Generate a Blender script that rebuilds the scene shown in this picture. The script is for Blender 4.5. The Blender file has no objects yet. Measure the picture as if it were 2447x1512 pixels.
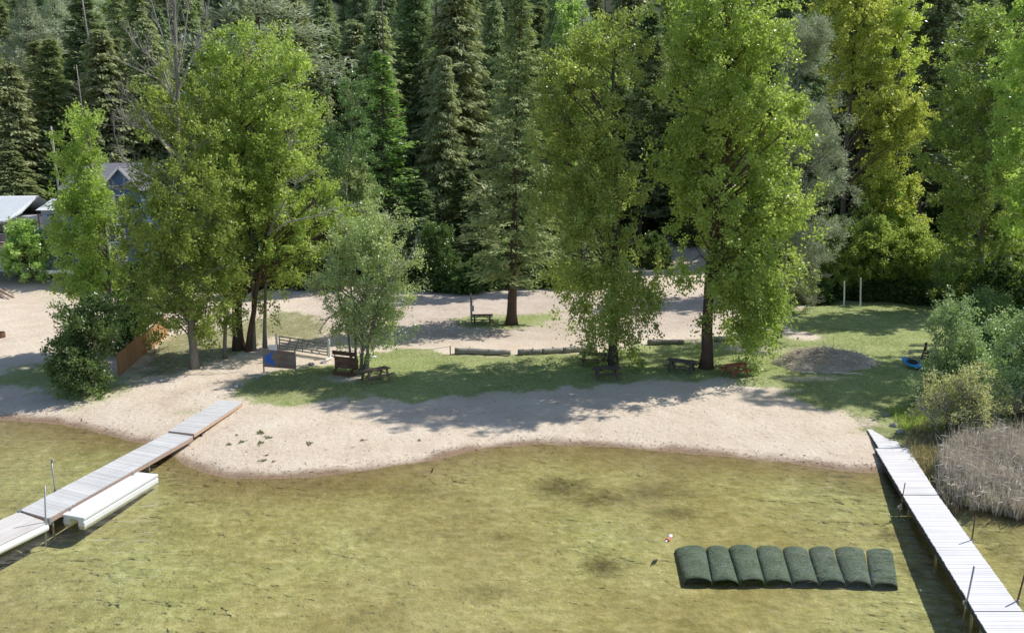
import bpy, math, random
import numpy as np
from mathutils import Vector, Matrix

random.seed(7)
RNG = np.random.default_rng(11)
scene = bpy.context.scene
COL = scene.collection
PI = math.pi

# ------------------------------------------------------------------ camera
# measured on the photograph at 2447 x 1512: focal length and horizon row
FPX, CU, CV, HZ, CAMZ = 1950.0, 1223.5, 756.0, 400.0, 15.0
PITCH = math.atan((CV - HZ) / FPX)
cam_data = bpy.data.cameras.new("camera")
cam = bpy.data.objects.new("camera", cam_data)
COL.objects.link(cam)
cam.location = (0, 0, CAMZ)
cam.rotation_euler = (PI / 2 - PITCH, 0, 0)
cam_data.sensor_width = 36
cam_data.lens = 36 * FPX / 2447
cam_data.clip_end = 3000
cam_data.clip_start = 0.5
scene.camera = cam
CP, SP = math.cos(PITCH), math.sin(PITCH)


def ray(u, v):
    a, b = (u - CU) / FPX, (CV - v) / FPX
    return Vector((a, CP + b * SP, -SP + b * CP))


def at_depth(u, v, y):
    d = ray(u, v)
    return Vector((0, 0, CAMZ)) + d * (y / d.y)


def at_z(u, v, z):
    d = ray(u, v)
    return Vector((0, 0, CAMZ)) + d * ((z - CAMZ) / d.z)


# ------------------------------------------------------------------ noise (numpy)
def _hash(ix, iy, iz, s):
    n = (ix * 374761393 + iy * 668265263 + iz * 2147483647 + s * 974634777) & 0xFFFFFFFF
    n = ((n ^ (n >> 13)) * 1274126177) & 0xFFFFFFFF
    n = n ^ (n >> 16)
    return (n & 0xFFFF) / 65535.0


def vnoise(x, y, z=0.0, s=0):
    x = np.asarray(x, float); y = np.asarray(y, float); z = np.zeros_like(x) + z
    ix, iy, iz = np.floor(x).astype(np.int64), np.floor(y).astype(np.int64), np.floor(z).astype(np.int64)
    fx, fy, fz = x - ix, y - iy, z - iz
    fx, fy, fz = [t * t * (3 - 2 * t) for t in (fx, fy, fz)]
    r = 0
    for dx in (0, 1):
        for dy in (0, 1):
            for dz in (0, 1):
                w = (fx if dx else 1 - fx) * (fy if dy else 1 - fy) * (fz if dz else 1 - fz)
                r = r + w * _hash(ix + dx, iy + dy, iz + dz, s)
    return r


def fbm(x, y, z=0.0, s=0, o=4):
    r, a, t = 0, 1.0, 0
    x = np.asarray(x, float); y = np.asarray(y, float)
    for k in range(o):
        r = r + a * vnoise(x * 2 ** k, y * 2 ** k, np.asarray(z) * 2 ** k, s + k)
        t += a; a *= 0.5
    return r / t


def sstep(a, b, x):
    t = np.clip((np.asarray(x, float) - a) / (b - a), 0, 1)
    return t * t * (3 - 2 * t)


# ------------------------------------------------------------------ terrain
SHORE_PX = [(-600, 940), (-250, 985), (0, 1003), (110, 1010), (180, 1022), (260, 1040), (350, 1064), (410, 1092), (470, 1122),
            (540, 1139), (640, 1146), (740, 1142), (850, 1130), (1000, 1107), (1100, 1084), (1170, 1069), (1280, 1062),
            (1400, 1066), (1560, 1076), (1720, 1090), (1900, 1110), (2050, 1128), (2120, 1126), (2180, 1120), (2240, 1170),
            (2330, 1200), (2450, 1226), (2600, 1250), (3000, 1290)]
_sh = [at_z(u, v, 0) for u, v in SHORE_PX]
SHX, SHY = np.array([p.x for p in _sh]), np.array([p.y for p in _sh])


def hill_start(x):
    return np.interp(x, [-120, -60, -40, -10, 20, 40, 70, 120], [100, 101, 104, 115, 113, 104, 92, 90])


def height(x, y):
    x = np.asarray(x, float); y = np.asarray(y, float)
    d = y - np.interp(x, SHX, SHY)
    d = d + 0.45 * (fbm(x * 0.5, y * 0.1, 0, 3, 2) - 0.5) + 0.35 * (fbm(x * 1.5, y * 0.6, 0, 13, 3) - 0.5)
    land = 0.85 * (1 - np.exp(-np.maximum(d, 0) / 8.0)) + 0.006 * np.clip(d, 0, 60)
    bed = -0.85 * (1 - np.exp(np.minimum(d, 0) / 8.0)) + 0.02 * np.clip(d, -60, 0)
    h = np.where(d >= 0, land, bed)
    h = h + (fbm(x * 0.35, y * 0.35, 0, 9, 3) - 0.5) * 0.16 * sstep(2, 9, d)
    bank = 1.6 * sstep(88.5, 93.5, y + 0.12 * (x + 56)) * (1 - sstep(-53, -50, x))
    t = y - hill_start(x)
    hill = 0.38 * np.where(t > 0, t * t / (np.abs(t) + 8.0), 0)
    hill = hill + sstep(0, 30, t) * (fbm(x * 0.05, y * 0.05, 0, 21, 3) - 0.5) * 7
    return h + bank + hill


def gz(x, y):
    return float(height(np.array([x]), np.array([y]))[0])


def P(u, v):
    """the point of the terrain seen at a pixel of the photograph"""
    z = 0.9
    for k in range(14):
        p = at_z(u, v, z)
        z = 0.4 * z + 0.6 * gz(p.x, p.y)
    p.z = gz(p.x, p.y)
    return p


# ------------------------------------------------------------------ object helpers
def tag(o, label=None, cat=None, group=None, kind=None):
    if label: o["label"] = label
    if cat: o["category"] = cat
    if group: o["group"] = group
    if kind: o["kind"] = kind
    return o


def thing(name, label, cat, loc=(0, 0, 0), rz=0.0, group=None):
    o = bpy.data.objects.new(name, None)
    COL.objects.link(o)
    o.empty_display_size = 0.2
    o.location = loc
    o.rotation_euler = (0, 0, rz)
    return tag(o, label, cat, group)


def root_loc(o):
    while o.parent:
        o = o.parent
    return Vector(o.location)


class MB:
    """collects shapes (world coordinates) and links them as one mesh object"""

    def __init__(s):
        s.v, s.f, s.t = [], [], []

    def add(s, verts, faces, tint=0.5):
        n = len(s.v)
        s.v += [tuple(p) for p in verts]
        s.f += [tuple(i + n for i in f) for f in faces]
        s.t += [tint] * len(faces)
        return s

    def box(s, c, size, rot=None, tint=None, taper=1.0):
        hx, hy, hz = size[0] / 2, size[1] / 2, size[2] / 2
        R = rot if rot is not None else Matrix.Identity(3)
        c = Vector(c)
        vs = []
        for z, k in ((-hz, 1.0), (hz, taper)):
            for x, y in ((-hx, -hy), (hx, -hy), (hx, hy), (-hx, hy)):
                vs.append(c + R @ Vector((x * k, y * k, z)))
        s.add(vs, [(3, 2, 1, 0), (4, 5, 6, 7), (0, 1, 5, 4), (1, 2, 6, 5), (2, 3, 7, 6), (3, 0, 4, 7)],
              random.random() if tint is None else tint)
        return s

    def bar(s, a, b, w, h=None, tint=None, up=None):
        a, b = Vector(a), Vector(b)
        d = b - a
        L = d.length
        if L < 1e-6: return s
        z = d / L
        up = Vector(up) if up else Vector((0, 0, 1))
        if abs(z.dot(up)) > 0.98: up = Vector((0, 1, 0))
        x = up.cross(z).normalized()
        y = z.cross(x)
        R = Matrix((x, y, z)).transposed()
        return s.box((a + b) / 2, (w, h or w, L), R, tint)

    def tube(s, pts, rad, n=6, tint=None, cap=True):
        pts = [Vector(p) for p in pts]
        if not hasattr(rad, "__len__"): rad = [rad] * len(pts)
        base = len(s.v)
        prev = None
        for i, p in enumerate(pts):
            d = (pts[min(i + 1, len(pts) - 1)] - pts[max(i - 1, 0)])
            d = d.normalized() if d.length > 1e-9 else Vector((0, 0, 1))
            if prev is None:
                a = d.cross(Vector((0.31, 0.87, 0.11)))
                if a.length < 0.2: a = d.cross(Vector((1, 0, 0)))
            else:
                a = prev - d * prev.dot(d)
            a.normalize(); prev = a
            b = d.cross(a)
            for k in range(n):
                t = 2 * PI * k / n
                s.v.append(tuple(p + (a * math.cos(t) + b * math.sin(t)) * rad[i]))
        tt = random.random() if tint is None else tint
        for i in range(len(pts) - 1):
            for k in range(n):
                k2 = (k + 1) % n
                s.f.append((base + i * n + k, base + i * n + k2, base + (i + 1) * n + k2, base + (i + 1) * n + k))
                s.t.append(tt)
        if cap:
            s.f.append(tuple(base + k for k in reversed(range(n)))); s.t.append(tt)
            s.f.append(tuple(base + (len(pts) - 1) * n + k for k in range(n))); s.t.append(tt)
        return s

    def build(s, name, mat, parent=None, smooth=False, loc=None):
        v = np.array(s.v, float).reshape(-1, 3)
        o = link_mesh(name, v, s.f, mat, parent, smooth, loc, s.t)
        return o


def link_mesh(name, v, faces, mat, parent=None, smooth=False, loc=None, tint=None):
    org = root_loc(parent) if parent else Vector(loc if loc is not None else (0, 0, 0))
    me = bpy.data.meshes.new(name)
    me.from_pydata((v - np.array(org)).tolist(), [], faces)
    if tint is not None and len(tint) == len(me.polygons):
        at = me.attributes.new("tint", "FLOAT", "FACE")
        at.data.foreach_set("value", np.array(tint, np.float32))
    if smooth: me.polygons.foreach_set("use_smooth", [True] * len(me.polygons))
    if mat: me.materials.append(mat)
    me.update()
    o = bpy.data.objects.new(name, me)
    COL.objects.link(o)
    if parent: o.parent = parent
    else: o.location = org
    return o


def link_quads(name, Q, tint, mat, parent=None, loc=None):
    """Q (n,4,3): leaves as separate kites"""
    org = root_loc(parent) if parent else Vector(loc if loc is not None else (0, 0, 0))
    n = len(Q)
    me = bpy.data.meshes.new(name)
    me.vertices.add(n * 4); me.loops.add(n * 4); me.polygons.add(n)
    me.vertices.foreach_set("co", (Q.reshape(-1, 3) - np.array(org)).astype(np.float32).ravel())
    me.loops.foreach_set("vertex_index", np.arange(n * 4, dtype=np.int32))
    me.polygons.foreach_set("loop_start", np.arange(0, n * 4, 4, dtype=np.int32))
    me.polygons.foreach_set("loop_total", np.full(n, 4, dtype=np.int32))
    at = me.attributes.new("tint", "FLOAT", "FACE")
    at.data.foreach_set("value", np.asarray(tint, np.float32))
    me.materials.append(mat)
    me.update()
    me.validate()
    o = bpy.data.objects.new(name, me)
    COL.objects.link(o)
    if parent: o.parent = parent
    else: o.location = org
    return o


def dup(root, loc, rz=0.0, scale=(1, 1, 1), label=None, group=None, tilt=None):
    r = root.copy(); COL.objects.link(r)
    r.location = loc; r.rotation_euler = tilt if tilt else (0, 0, rz); r.scale = scale
    if label: r["label"] = label
    if group: r["group"] = group
    for ch in list(root.children):
        c = ch.copy(); COL.objects.link(c); c.parent = r
        for g in ch.children:
            d = g.copy(); COL.objects.link(d); d.parent = c
    return r


# ------------------------------------------------------------------ materials
class NT:
    def __init__(s, name):
        s.m = bpy.data.materials.new(name)
        s.m.use_nodes = True
        s.t = s.m.node_tree
        s.t.nodes.clear()
        s.out = s.n("ShaderNodeOutputMaterial")

    def n(s, typ, ins=None, **kw):
        nd = s.t.nodes.new(typ)
        for k, v in kw.items(): setattr(nd, k, v)
        for k, v in (ins or {}).items():
            sk = nd.inputs[k]
            if isinstance(v, bpy.types.NodeSocket): s.t.links.new(v, sk)
            else: sk.default_value = v
        return nd

    def math(s, op, a, b=0.5, clamp=False):
        return s.n("ShaderNodeMath", {0: a, 1: b}, operation=op, use_clamp=clamp).outputs[0]

    def attr(s, name):
        return s.n("ShaderNodeAttribute", attribute_name=name).outputs["Fac"]

    def mix(s, f, a, b, blend="MIX"):
        nd = s.n("ShaderNodeMix", data_type="RGBA", blend_type=blend)
        for i, v in ((0, f), (6, a), (7, b)):
            if isinstance(v, bpy.types.NodeSocket): s.t.links.new(v, nd.inputs[i])
            else: nd.inputs[i].default_value = v if i == 0 else (v + (1,) if len(v) == 3 else v)
        return nd.outputs[2]

    def ramp(s, f, stops):
        nd = s.n("ShaderNodeValToRGB", {0: f})
        cr = nd.color_ramp
        while len(cr.elements) > 1: cr.elements.remove(cr.elements[-1])
        for i, (p, c) in enumerate(stops):
            e = cr.elements[0] if i == 0 else cr.elements.new(p)
            e.position = p
            e.color = tuple(c) + (1,) if len(c) == 3 else c
        return nd.outputs[0]

    def coord(s, which="Object", scale=(1, 1, 1), rot=(0, 0, 0)):
        tc = s.n("ShaderNodeTexCoord")
        return s.n("ShaderNodeMapping", {"Vector": tc.outputs[which], "Scale": scale, "Rotation": rot}).outputs[0]

    def noise(s, vec, scale, detail=4, rough=0.55, dist=0.0):
        return s.n("ShaderNodeTexNoise", {"Vector": vec, "Scale": scale, "Detail": detail, "Roughness": rough, "Distortion": dist}).outputs[0]

    def done(s, shader):
        s.t.links.new(shader, s.out.inputs[0])
        return s.m


def geo_pos(nt):
    return nt.n("ShaderNodeNewGeometry").outputs["Position"]


def simple(name, c1, c2, scale=6.0, rough=0.75, metal=0.0, bump=0.15, stretch=(1, 1, 1), spec=0.3, use_tint=0.35):
    nt = NT(name)
    vec = nt.coord("Object", stretch)
    nz = nt.noise(vec, scale, 6, 0.62)
    f = nt.math("ADD", nt.math("MULTIPLY", nz, 1.7), -0.35, True)
    f = nt.math("ADD", nt.math("MULTIPLY", f, 1 - use_tint), nt.math("MULTIPLY", nt.attr("tint"), use_tint), True)
    col = nt.mix(f, c1, c2)
    b = nt.n("ShaderNodeBump", {"Height": nz, "Strength": bump, "Distance": 0.05})
    p = nt.n("ShaderNodeBsdfPrincipled", {"Base Color": col, "Roughness": rough, "Metallic": metal, "Specular IOR Level": spec, "Normal": b.outputs[0]})
    return nt.done(p.outputs[0])


def leafmat(name, dark, mid, light, trans=0.5, tcol=None, gloss=0.45, rough=0.36, var=0.35):
    nt = NT(name)
    oi = nt.n("ShaderNodeObjectInfo").outputs["Random"]
    nz = nt.noise(geo_pos(nt), 0.22, 3)
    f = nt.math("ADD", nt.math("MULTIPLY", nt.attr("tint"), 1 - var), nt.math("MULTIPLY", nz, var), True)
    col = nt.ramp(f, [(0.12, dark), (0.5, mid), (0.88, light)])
    hsv = nt.n("ShaderNodeHueSaturation", {"Hue": nt.math("ADD", nt.math("MULTIPLY", oi, 0.016), 0.491), "Saturation": 1.0,
                                            "Value": nt.math("ADD", nt.math("MULTIPLY", oi, 0.35), 0.85), "Color": col}).outputs[0]
    p = nt.n("ShaderNodeBsdfPrincipled", {"Base Color": hsv, "Roughness": rough, "Specular IOR Level": gloss})
    tc = nt.mix(1.0, hsv, tcol or (1.25, 1.3, 0.8), "MULTIPLY")
    t = nt.n("ShaderNodeBsdfTranslucent", {"Color": tc})
    mx = nt.n("ShaderNodeMixShader", {0: trans, 1: p.outputs[0], 2: t.outputs[0]})
    return nt.done(mx.outputs[0])


M = {}
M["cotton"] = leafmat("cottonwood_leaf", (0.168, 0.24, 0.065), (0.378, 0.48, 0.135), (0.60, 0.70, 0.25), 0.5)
M["cotton_dark"] = leafmat("cottonwood_leaf_deep", (0.115, 0.16, 0.048), (0.24, 0.31, 0.09), (0.46, 0.53, 0.17), 0.48)  # deeper green, lowered further to stand in for the next tree's shade
M["yellow"] = leafmat("yellow_leaf", (0.25, 0.32, 0.07), (0.52, 0.59, 0.15), (0.7, 0.74, 0.28), 0.5)
M["olive"] = leafmat("olive_leaf", (0.16, 0.2, 0.062), (0.33, 0.395, 0.115), (0.54, 0.61, 0.2), 0.45)
M["alder"] = leafmat("alder_leaf", (0.201, 0.248, 0.116), (0.373, 0.435, 0.209), (0.621, 0.667, 0.373), 0.4, (1.2, 1.3, 0.8))
M["maple"] = leafmat("maple_leaf", (0.187, 0.297, 0.083), (0.352, 0.495, 0.154), (0.528, 0.660, 0.264), 0.45)
M["shrub"] = leafmat("shrub_leaf", (0.09, 0.145, 0.055), (0.17, 0.255, 0.092), (0.3, 0.4, 0.15), 0.35)
M["shrub_pale"] = leafmat("silver_shrub_leaf", (0.193, 0.262, 0.124), (0.372, 0.469, 0.241), (0.662, 0.740, 0.469), 0.35, (1.2, 1.3, 0.8), 0.5, 0.35)
M["tamarisk"] = leafmat("pale_yellow_leaf", (0.46, 0.48, 0.26), (0.62, 0.64, 0.37), (0.74, 0.75, 0.52), 0.4, (1.2, 1.2, 0.7))
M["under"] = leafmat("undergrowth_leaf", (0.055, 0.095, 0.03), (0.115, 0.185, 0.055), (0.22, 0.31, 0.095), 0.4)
M["cedar"] = leafmat("cedar_needles", (0.155, 0.185, 0.09), (0.34, 0.385, 0.195), (0.54, 0.57, 0.33), 0.28, (1.2, 1.3, 0.8), 0.15, 0.6)
M["fir"] = leafmat("fir_needles", (0.13, 0.175, 0.085), (0.295, 0.36, 0.165), (0.48, 0.53, 0.28), 0.25, (1.2, 1.3, 0.8), 0.15, 0.6)
M["darkfir"] = leafmat("dark_fir_needles", (0.105, 0.155, 0.078), (0.235, 0.31, 0.15), (0.4, 0.48, 0.26), 0.22, (1.2, 1.3, 0.8), 0.15, 0.6)
M["pine"] = leafmat("pine_needles", (0.218, 0.259, 0.178), (0.414, 0.471, 0.333), (0.632, 0.690, 0.517), 0.25, (1.15, 1.2, 0.9), 0.3, 0.5)
M["larch"] = leafmat("larch_needles", (0.1, 0.17, 0.055), (0.2, 0.31, 0.09), (0.32, 0.44, 0.15), 0.4)
M["bark"] = simple("grey_brown_bark", (0.045, 0.036, 0.028), (0.16, 0.135, 0.11), 7, 0.95, 0, 0.8, (1, 1, 0.25))
M["bark_pale"] = simple("pale_bark", (0.13, 0.115, 0.095), (0.34, 0.315, 0.28), 6, 0.9, 0, 0.6, (1, 1, 0.3))
M["bark_red"] = simple("red_brown_bark", (0.05, 0.032, 0.024), (0.17, 0.115, 0.085), 7, 0.95, 0, 0.8, (1, 1, 0.25))
M["dead"] = simple("dead_branch_wood", (0.20, 0.185, 0.165), (0.42, 0.40, 0.375), 8, 0.9, 0, 0.3)
M["twig"] = simple("grey_twig", (0.14, 0.115, 0.10), (0.36, 0.315, 0.29), 9, 0.9, 0, 0.3, use_tint=0.8)
M["white_paint"] = simple("white_paint", (0.66, 0.66, 0.64), (0.80, 0.80, 0.79), 3, 0.5, 0, 0.05)
M["white_plastic"] = simple("white_float_plastic", (0.70, 0.71, 0.72), (0.82, 0.83, 0.84), 2, 0.4, 0, 0.03, spec=0.5)
M["gatewood"] = simple("weathered_gate_metal", (0.15, 0.145, 0.13), (0.30, 0.29, 0.265), 6, 0.65, 0.1, 0.15)
M["steel"] = simple("galvanised_steel", (0.30, 0.31, 0.32), (0.48, 0.49, 0.50), 8, 0.45, 0.6, 0.05)
M["rust"] = simple("rusty_steel", (0.10, 0.05, 0.03), (0.24, 0.13, 0.08), 9, 0.85, 0.1, 0.2)
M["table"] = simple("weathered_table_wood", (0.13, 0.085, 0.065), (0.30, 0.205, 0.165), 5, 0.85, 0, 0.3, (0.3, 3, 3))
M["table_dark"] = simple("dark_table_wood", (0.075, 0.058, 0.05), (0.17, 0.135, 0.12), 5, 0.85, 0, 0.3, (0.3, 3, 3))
M["table_red"] = simple("red_table_stain", (0.30, 0.085, 0.045), (0.47, 0.16, 0.09), 5, 0.7, 0, 0.2, (0.3, 3, 3))
M["table_brown"] = simple("brown_table_stain", (0.075, 0.038, 0.025), (0.19, 0.10, 0.065), 5, 0.8, 0, 0.3, (0.3, 3, 3))
M["cedarfence"] = simple("cedar_fence_board", (0.33, 0.165, 0.075), (0.56, 0.33, 0.175), 4, 0.8, 0, 0.25, (2, 2, 0.3), use_tint=0.55)
M["log"] = simple("weathered_log", (0.11, 0.10, 0.092), (0.38, 0.355, 0.33), 7, 0.95, 0, 0.9, (0.3, 1.5, 1.5))
M["rock"] = simple("grey_rock", (0.20, 0.19, 0.18), (0.50, 0.48, 0.45), 5, 0.9, 0, 0.6)
M["stick"] = simple("dry_stick", (0.40, 0.325, 0.255), (0.82, 0.74, 0.63), 12, 0.9, 0, 0.3, use_tint=0.85)
M["mound"] = simple("brush_debris", (0.33, 0.265, 0.205), (0.70, 0.61, 0.50), 9, 0.95, 0, 1.0)
M["root"] = simple("bleached_root", (0.22, 0.165, 0.125), (0.44, 0.36, 0.29), 7, 0.9, 0, 0.4)
M["redwood"] = simple("dark_red_wood", (0.10, 0.032, 0.025), (0.20, 0.065, 0.045), 6, 0.8, 0, 0.2)
M["kayak_blue"] = simple("blue_hull_plastic", (0.02, 0.22, 0.50), (0.05, 0.36, 0.68), 2, 0.35, 0, 0.02, spec=0.5)
M["kayak_teal"] = simple("teal_hull_plastic", (0.02, 0.20, 0.19), (0.04, 0.30, 0.27), 2, 0.35, 0, 0.02, spec=0.5)
M["black"] = simple("dark_rubber", (0.012, 0.012, 0.014), (0.03, 0.03, 0.032), 4, 0.6, 0, 0.05)
M["plywood"] = simple("weathered_plywood", (0.20, 0.155, 0.115), (0.33, 0.27, 0.215), 3, 0.85, 0, 0.12, (0.5, 1, 3))
M["blue_paint"] = simple("blue_sign_paint", (0.035, 0.13, 0.50), (0.06, 0.20, 0.64), 3, 0.6, 0, 0.05)
M["red_paint"] = simple("faded_red_paint", (0.22, 0.09, 0.075), (0.31, 0.16, 0.13), 9, 0.8, 0, 0.05)
M["sign_white"] = simple("pale_blue_white_board", (0.60, 0.66, 0.74), (0.72, 0.77, 0.83), 2, 0.5, 0, 0.03)
M["wall_white"] = simple("white_stucco", (0.66, 0.67, 0.69), (0.80, 0.81, 0.82), 2.5, 0.8, 0, 0.1)
M["wall_grey"] = simple("grey_siding", (0.40, 0.415, 0.45), (0.52, 0.535, 0.57), 3, 0.8, 0, 0.1)
M["wall_blue"] = simple("blue_siding", (0.055, 0.115, 0.24), (0.085, 0.165, 0.32), 3, 0.7, 0, 0.1)
M["trim"] = simple("white_trim", (0.66, 0.68, 0.70), (0.78, 0.79, 0.80), 3, 0.6, 0, 0.05)
M["shingle"] = simple("grey_shingle", (0.13, 0.13, 0.15), (0.25, 0.25, 0.28), 10, 0.9, 0, 0.5)
M["concrete"] = simple("concrete", (0.24, 0.24, 0.24), (0.38, 0.38, 0.37), 3, 0.9, 0, 0.2)
M["pole_wood"] = simple("grey_pole_wood", (0.20, 0.185, 0.165), (0.36, 0.335, 0.31), 6, 0.9, 0, 0.3, (2, 2, 0.3))
M["wire"] = simple("pale_wire", (0.40, 0.42, 0.44), (0.55, 0.57, 0.58), 3, 0.5, 0.3, 0)
M["rope"] = simple("pale_rope", (0.45, 0.43, 0.38), (0.60, 0.57, 0.52), 20, 0.9, 0, 0.2)
M["orange"] = simple("orange_buoy_plastic", (0.70, 0.16, 0.06), (0.80, 0.24, 0.10), 3, 0.45, 0, 0.02)
M["meter"] = simple("grey_meter_metal", (0.30, 0.31, 0.33), (0.42, 0.43, 0.45), 5, 0.5, 0.3, 0.05)


def glass_mat():
    nt = NT("window_glass")
    p = nt.n("ShaderNodeBsdfPrincipled", {"Base Color": (0.02, 0.035, 0.05, 1), "Roughness": 0.06, "Specular IOR Level": 0.8})
    return nt.done(p.outputs[0])


M["glass"] = glass_mat()


def metal_roof():
    nt = NT("ribbed_metal_roof")
    w = nt.n("ShaderNodeTexWave", {"Vector": nt.coord("Object"), "Scale": 1.1, "Distortion": 0.0}, bands_direction="X").outputs[1]
    b = nt.n("ShaderNodeBump", {"Height": nt.ramp(w, [(0.75, (0, 0, 0)), (0.9, (1, 1, 1))]), "Strength": 0.6, "Distance": 0.04})
    nz = nt.noise(nt.coord("Object"), 1.2, 5)
    col = nt.mix(nz, (0.66, 0.70, 0.72), (0.80, 0.83, 0.84))
    p = nt.n("ShaderNodeBsdfPrincipled", {"Base Color": col, "Roughness": 0.5, "Metallic": 0.0, "Normal": b.outputs[0]})
    return nt.done(p.outputs[0])


M["metal_roof"] = metal_roof()


def dock_mat(name, c1, c2, dark, grain=(1.2, 14, 14)):
    nt = NT(name)
    vec = nt.coord("UV", grain)
    nz = nt.noise(vec, 3.0, 6, 0.6)
    nb = nt.noise(geo_pos(nt), 0.55, 4)
    f = nt.math("ADD", nt.math("MULTIPLY", nt.attr("tint"), 0.5), nt.math("MULTIPLY", nz, 0.5), True)
    col = nt.mix(f, c1, c2)
    st = nt.ramp(nb, [(0.45, (0, 0, 0)), (0.72, (1, 1, 1))])
    col = nt.mix(nt.math("MULTIPLY", st, 0.45), col, dark)
    b = nt.n("ShaderNodeBump", {"Height": nz, "Strength": 0.25, "Distance": 0.02})
    p = nt.n("ShaderNodeBsdfPrincipled", {"Base Color": col, "Roughness": 0.75, "Specular IOR Level": 0.25, "Normal": b.outputs[0]})
    return nt.done(p.outputs[0])


M["deck_grey"] = dock_mat("grey_deck_boards", (0.46, 0.46, 0.455), (0.68, 0.68, 0.675), (0.38, 0.38, 0.38))
M["deck_white"] = dock_mat("bleached_deck_boards", (0.58, 0.57, 0.58), (0.76, 0.75, 0.76), (0.50, 0.49, 0.49))
M["deck_tan"] = dock_mat("pale_plank_boards", (0.52, 0.49, 0.46), (0.70, 0.67, 0.65), (0.40, 0.33, 0.29))
M["fascia"] = simple("orange_brown_fascia", (0.46, 0.30, 0.20), (0.62, 0.45, 0.33), 4, 0.8, 0, 0.2, (0.4, 2, 2))
M["fascia_pale"] = simple("pale_brown_fascia", (0.34, 0.235, 0.18), (0.50, 0.37, 0.30), 4, 0.8, 0, 0.2, (0.4, 2, 2))
M["dark_frame"] = simple("dark_dock_frame", (0.035, 0.035, 0.04), (0.09, 0.09, 0.10), 4, 0.8, 0, 0.2)


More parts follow.
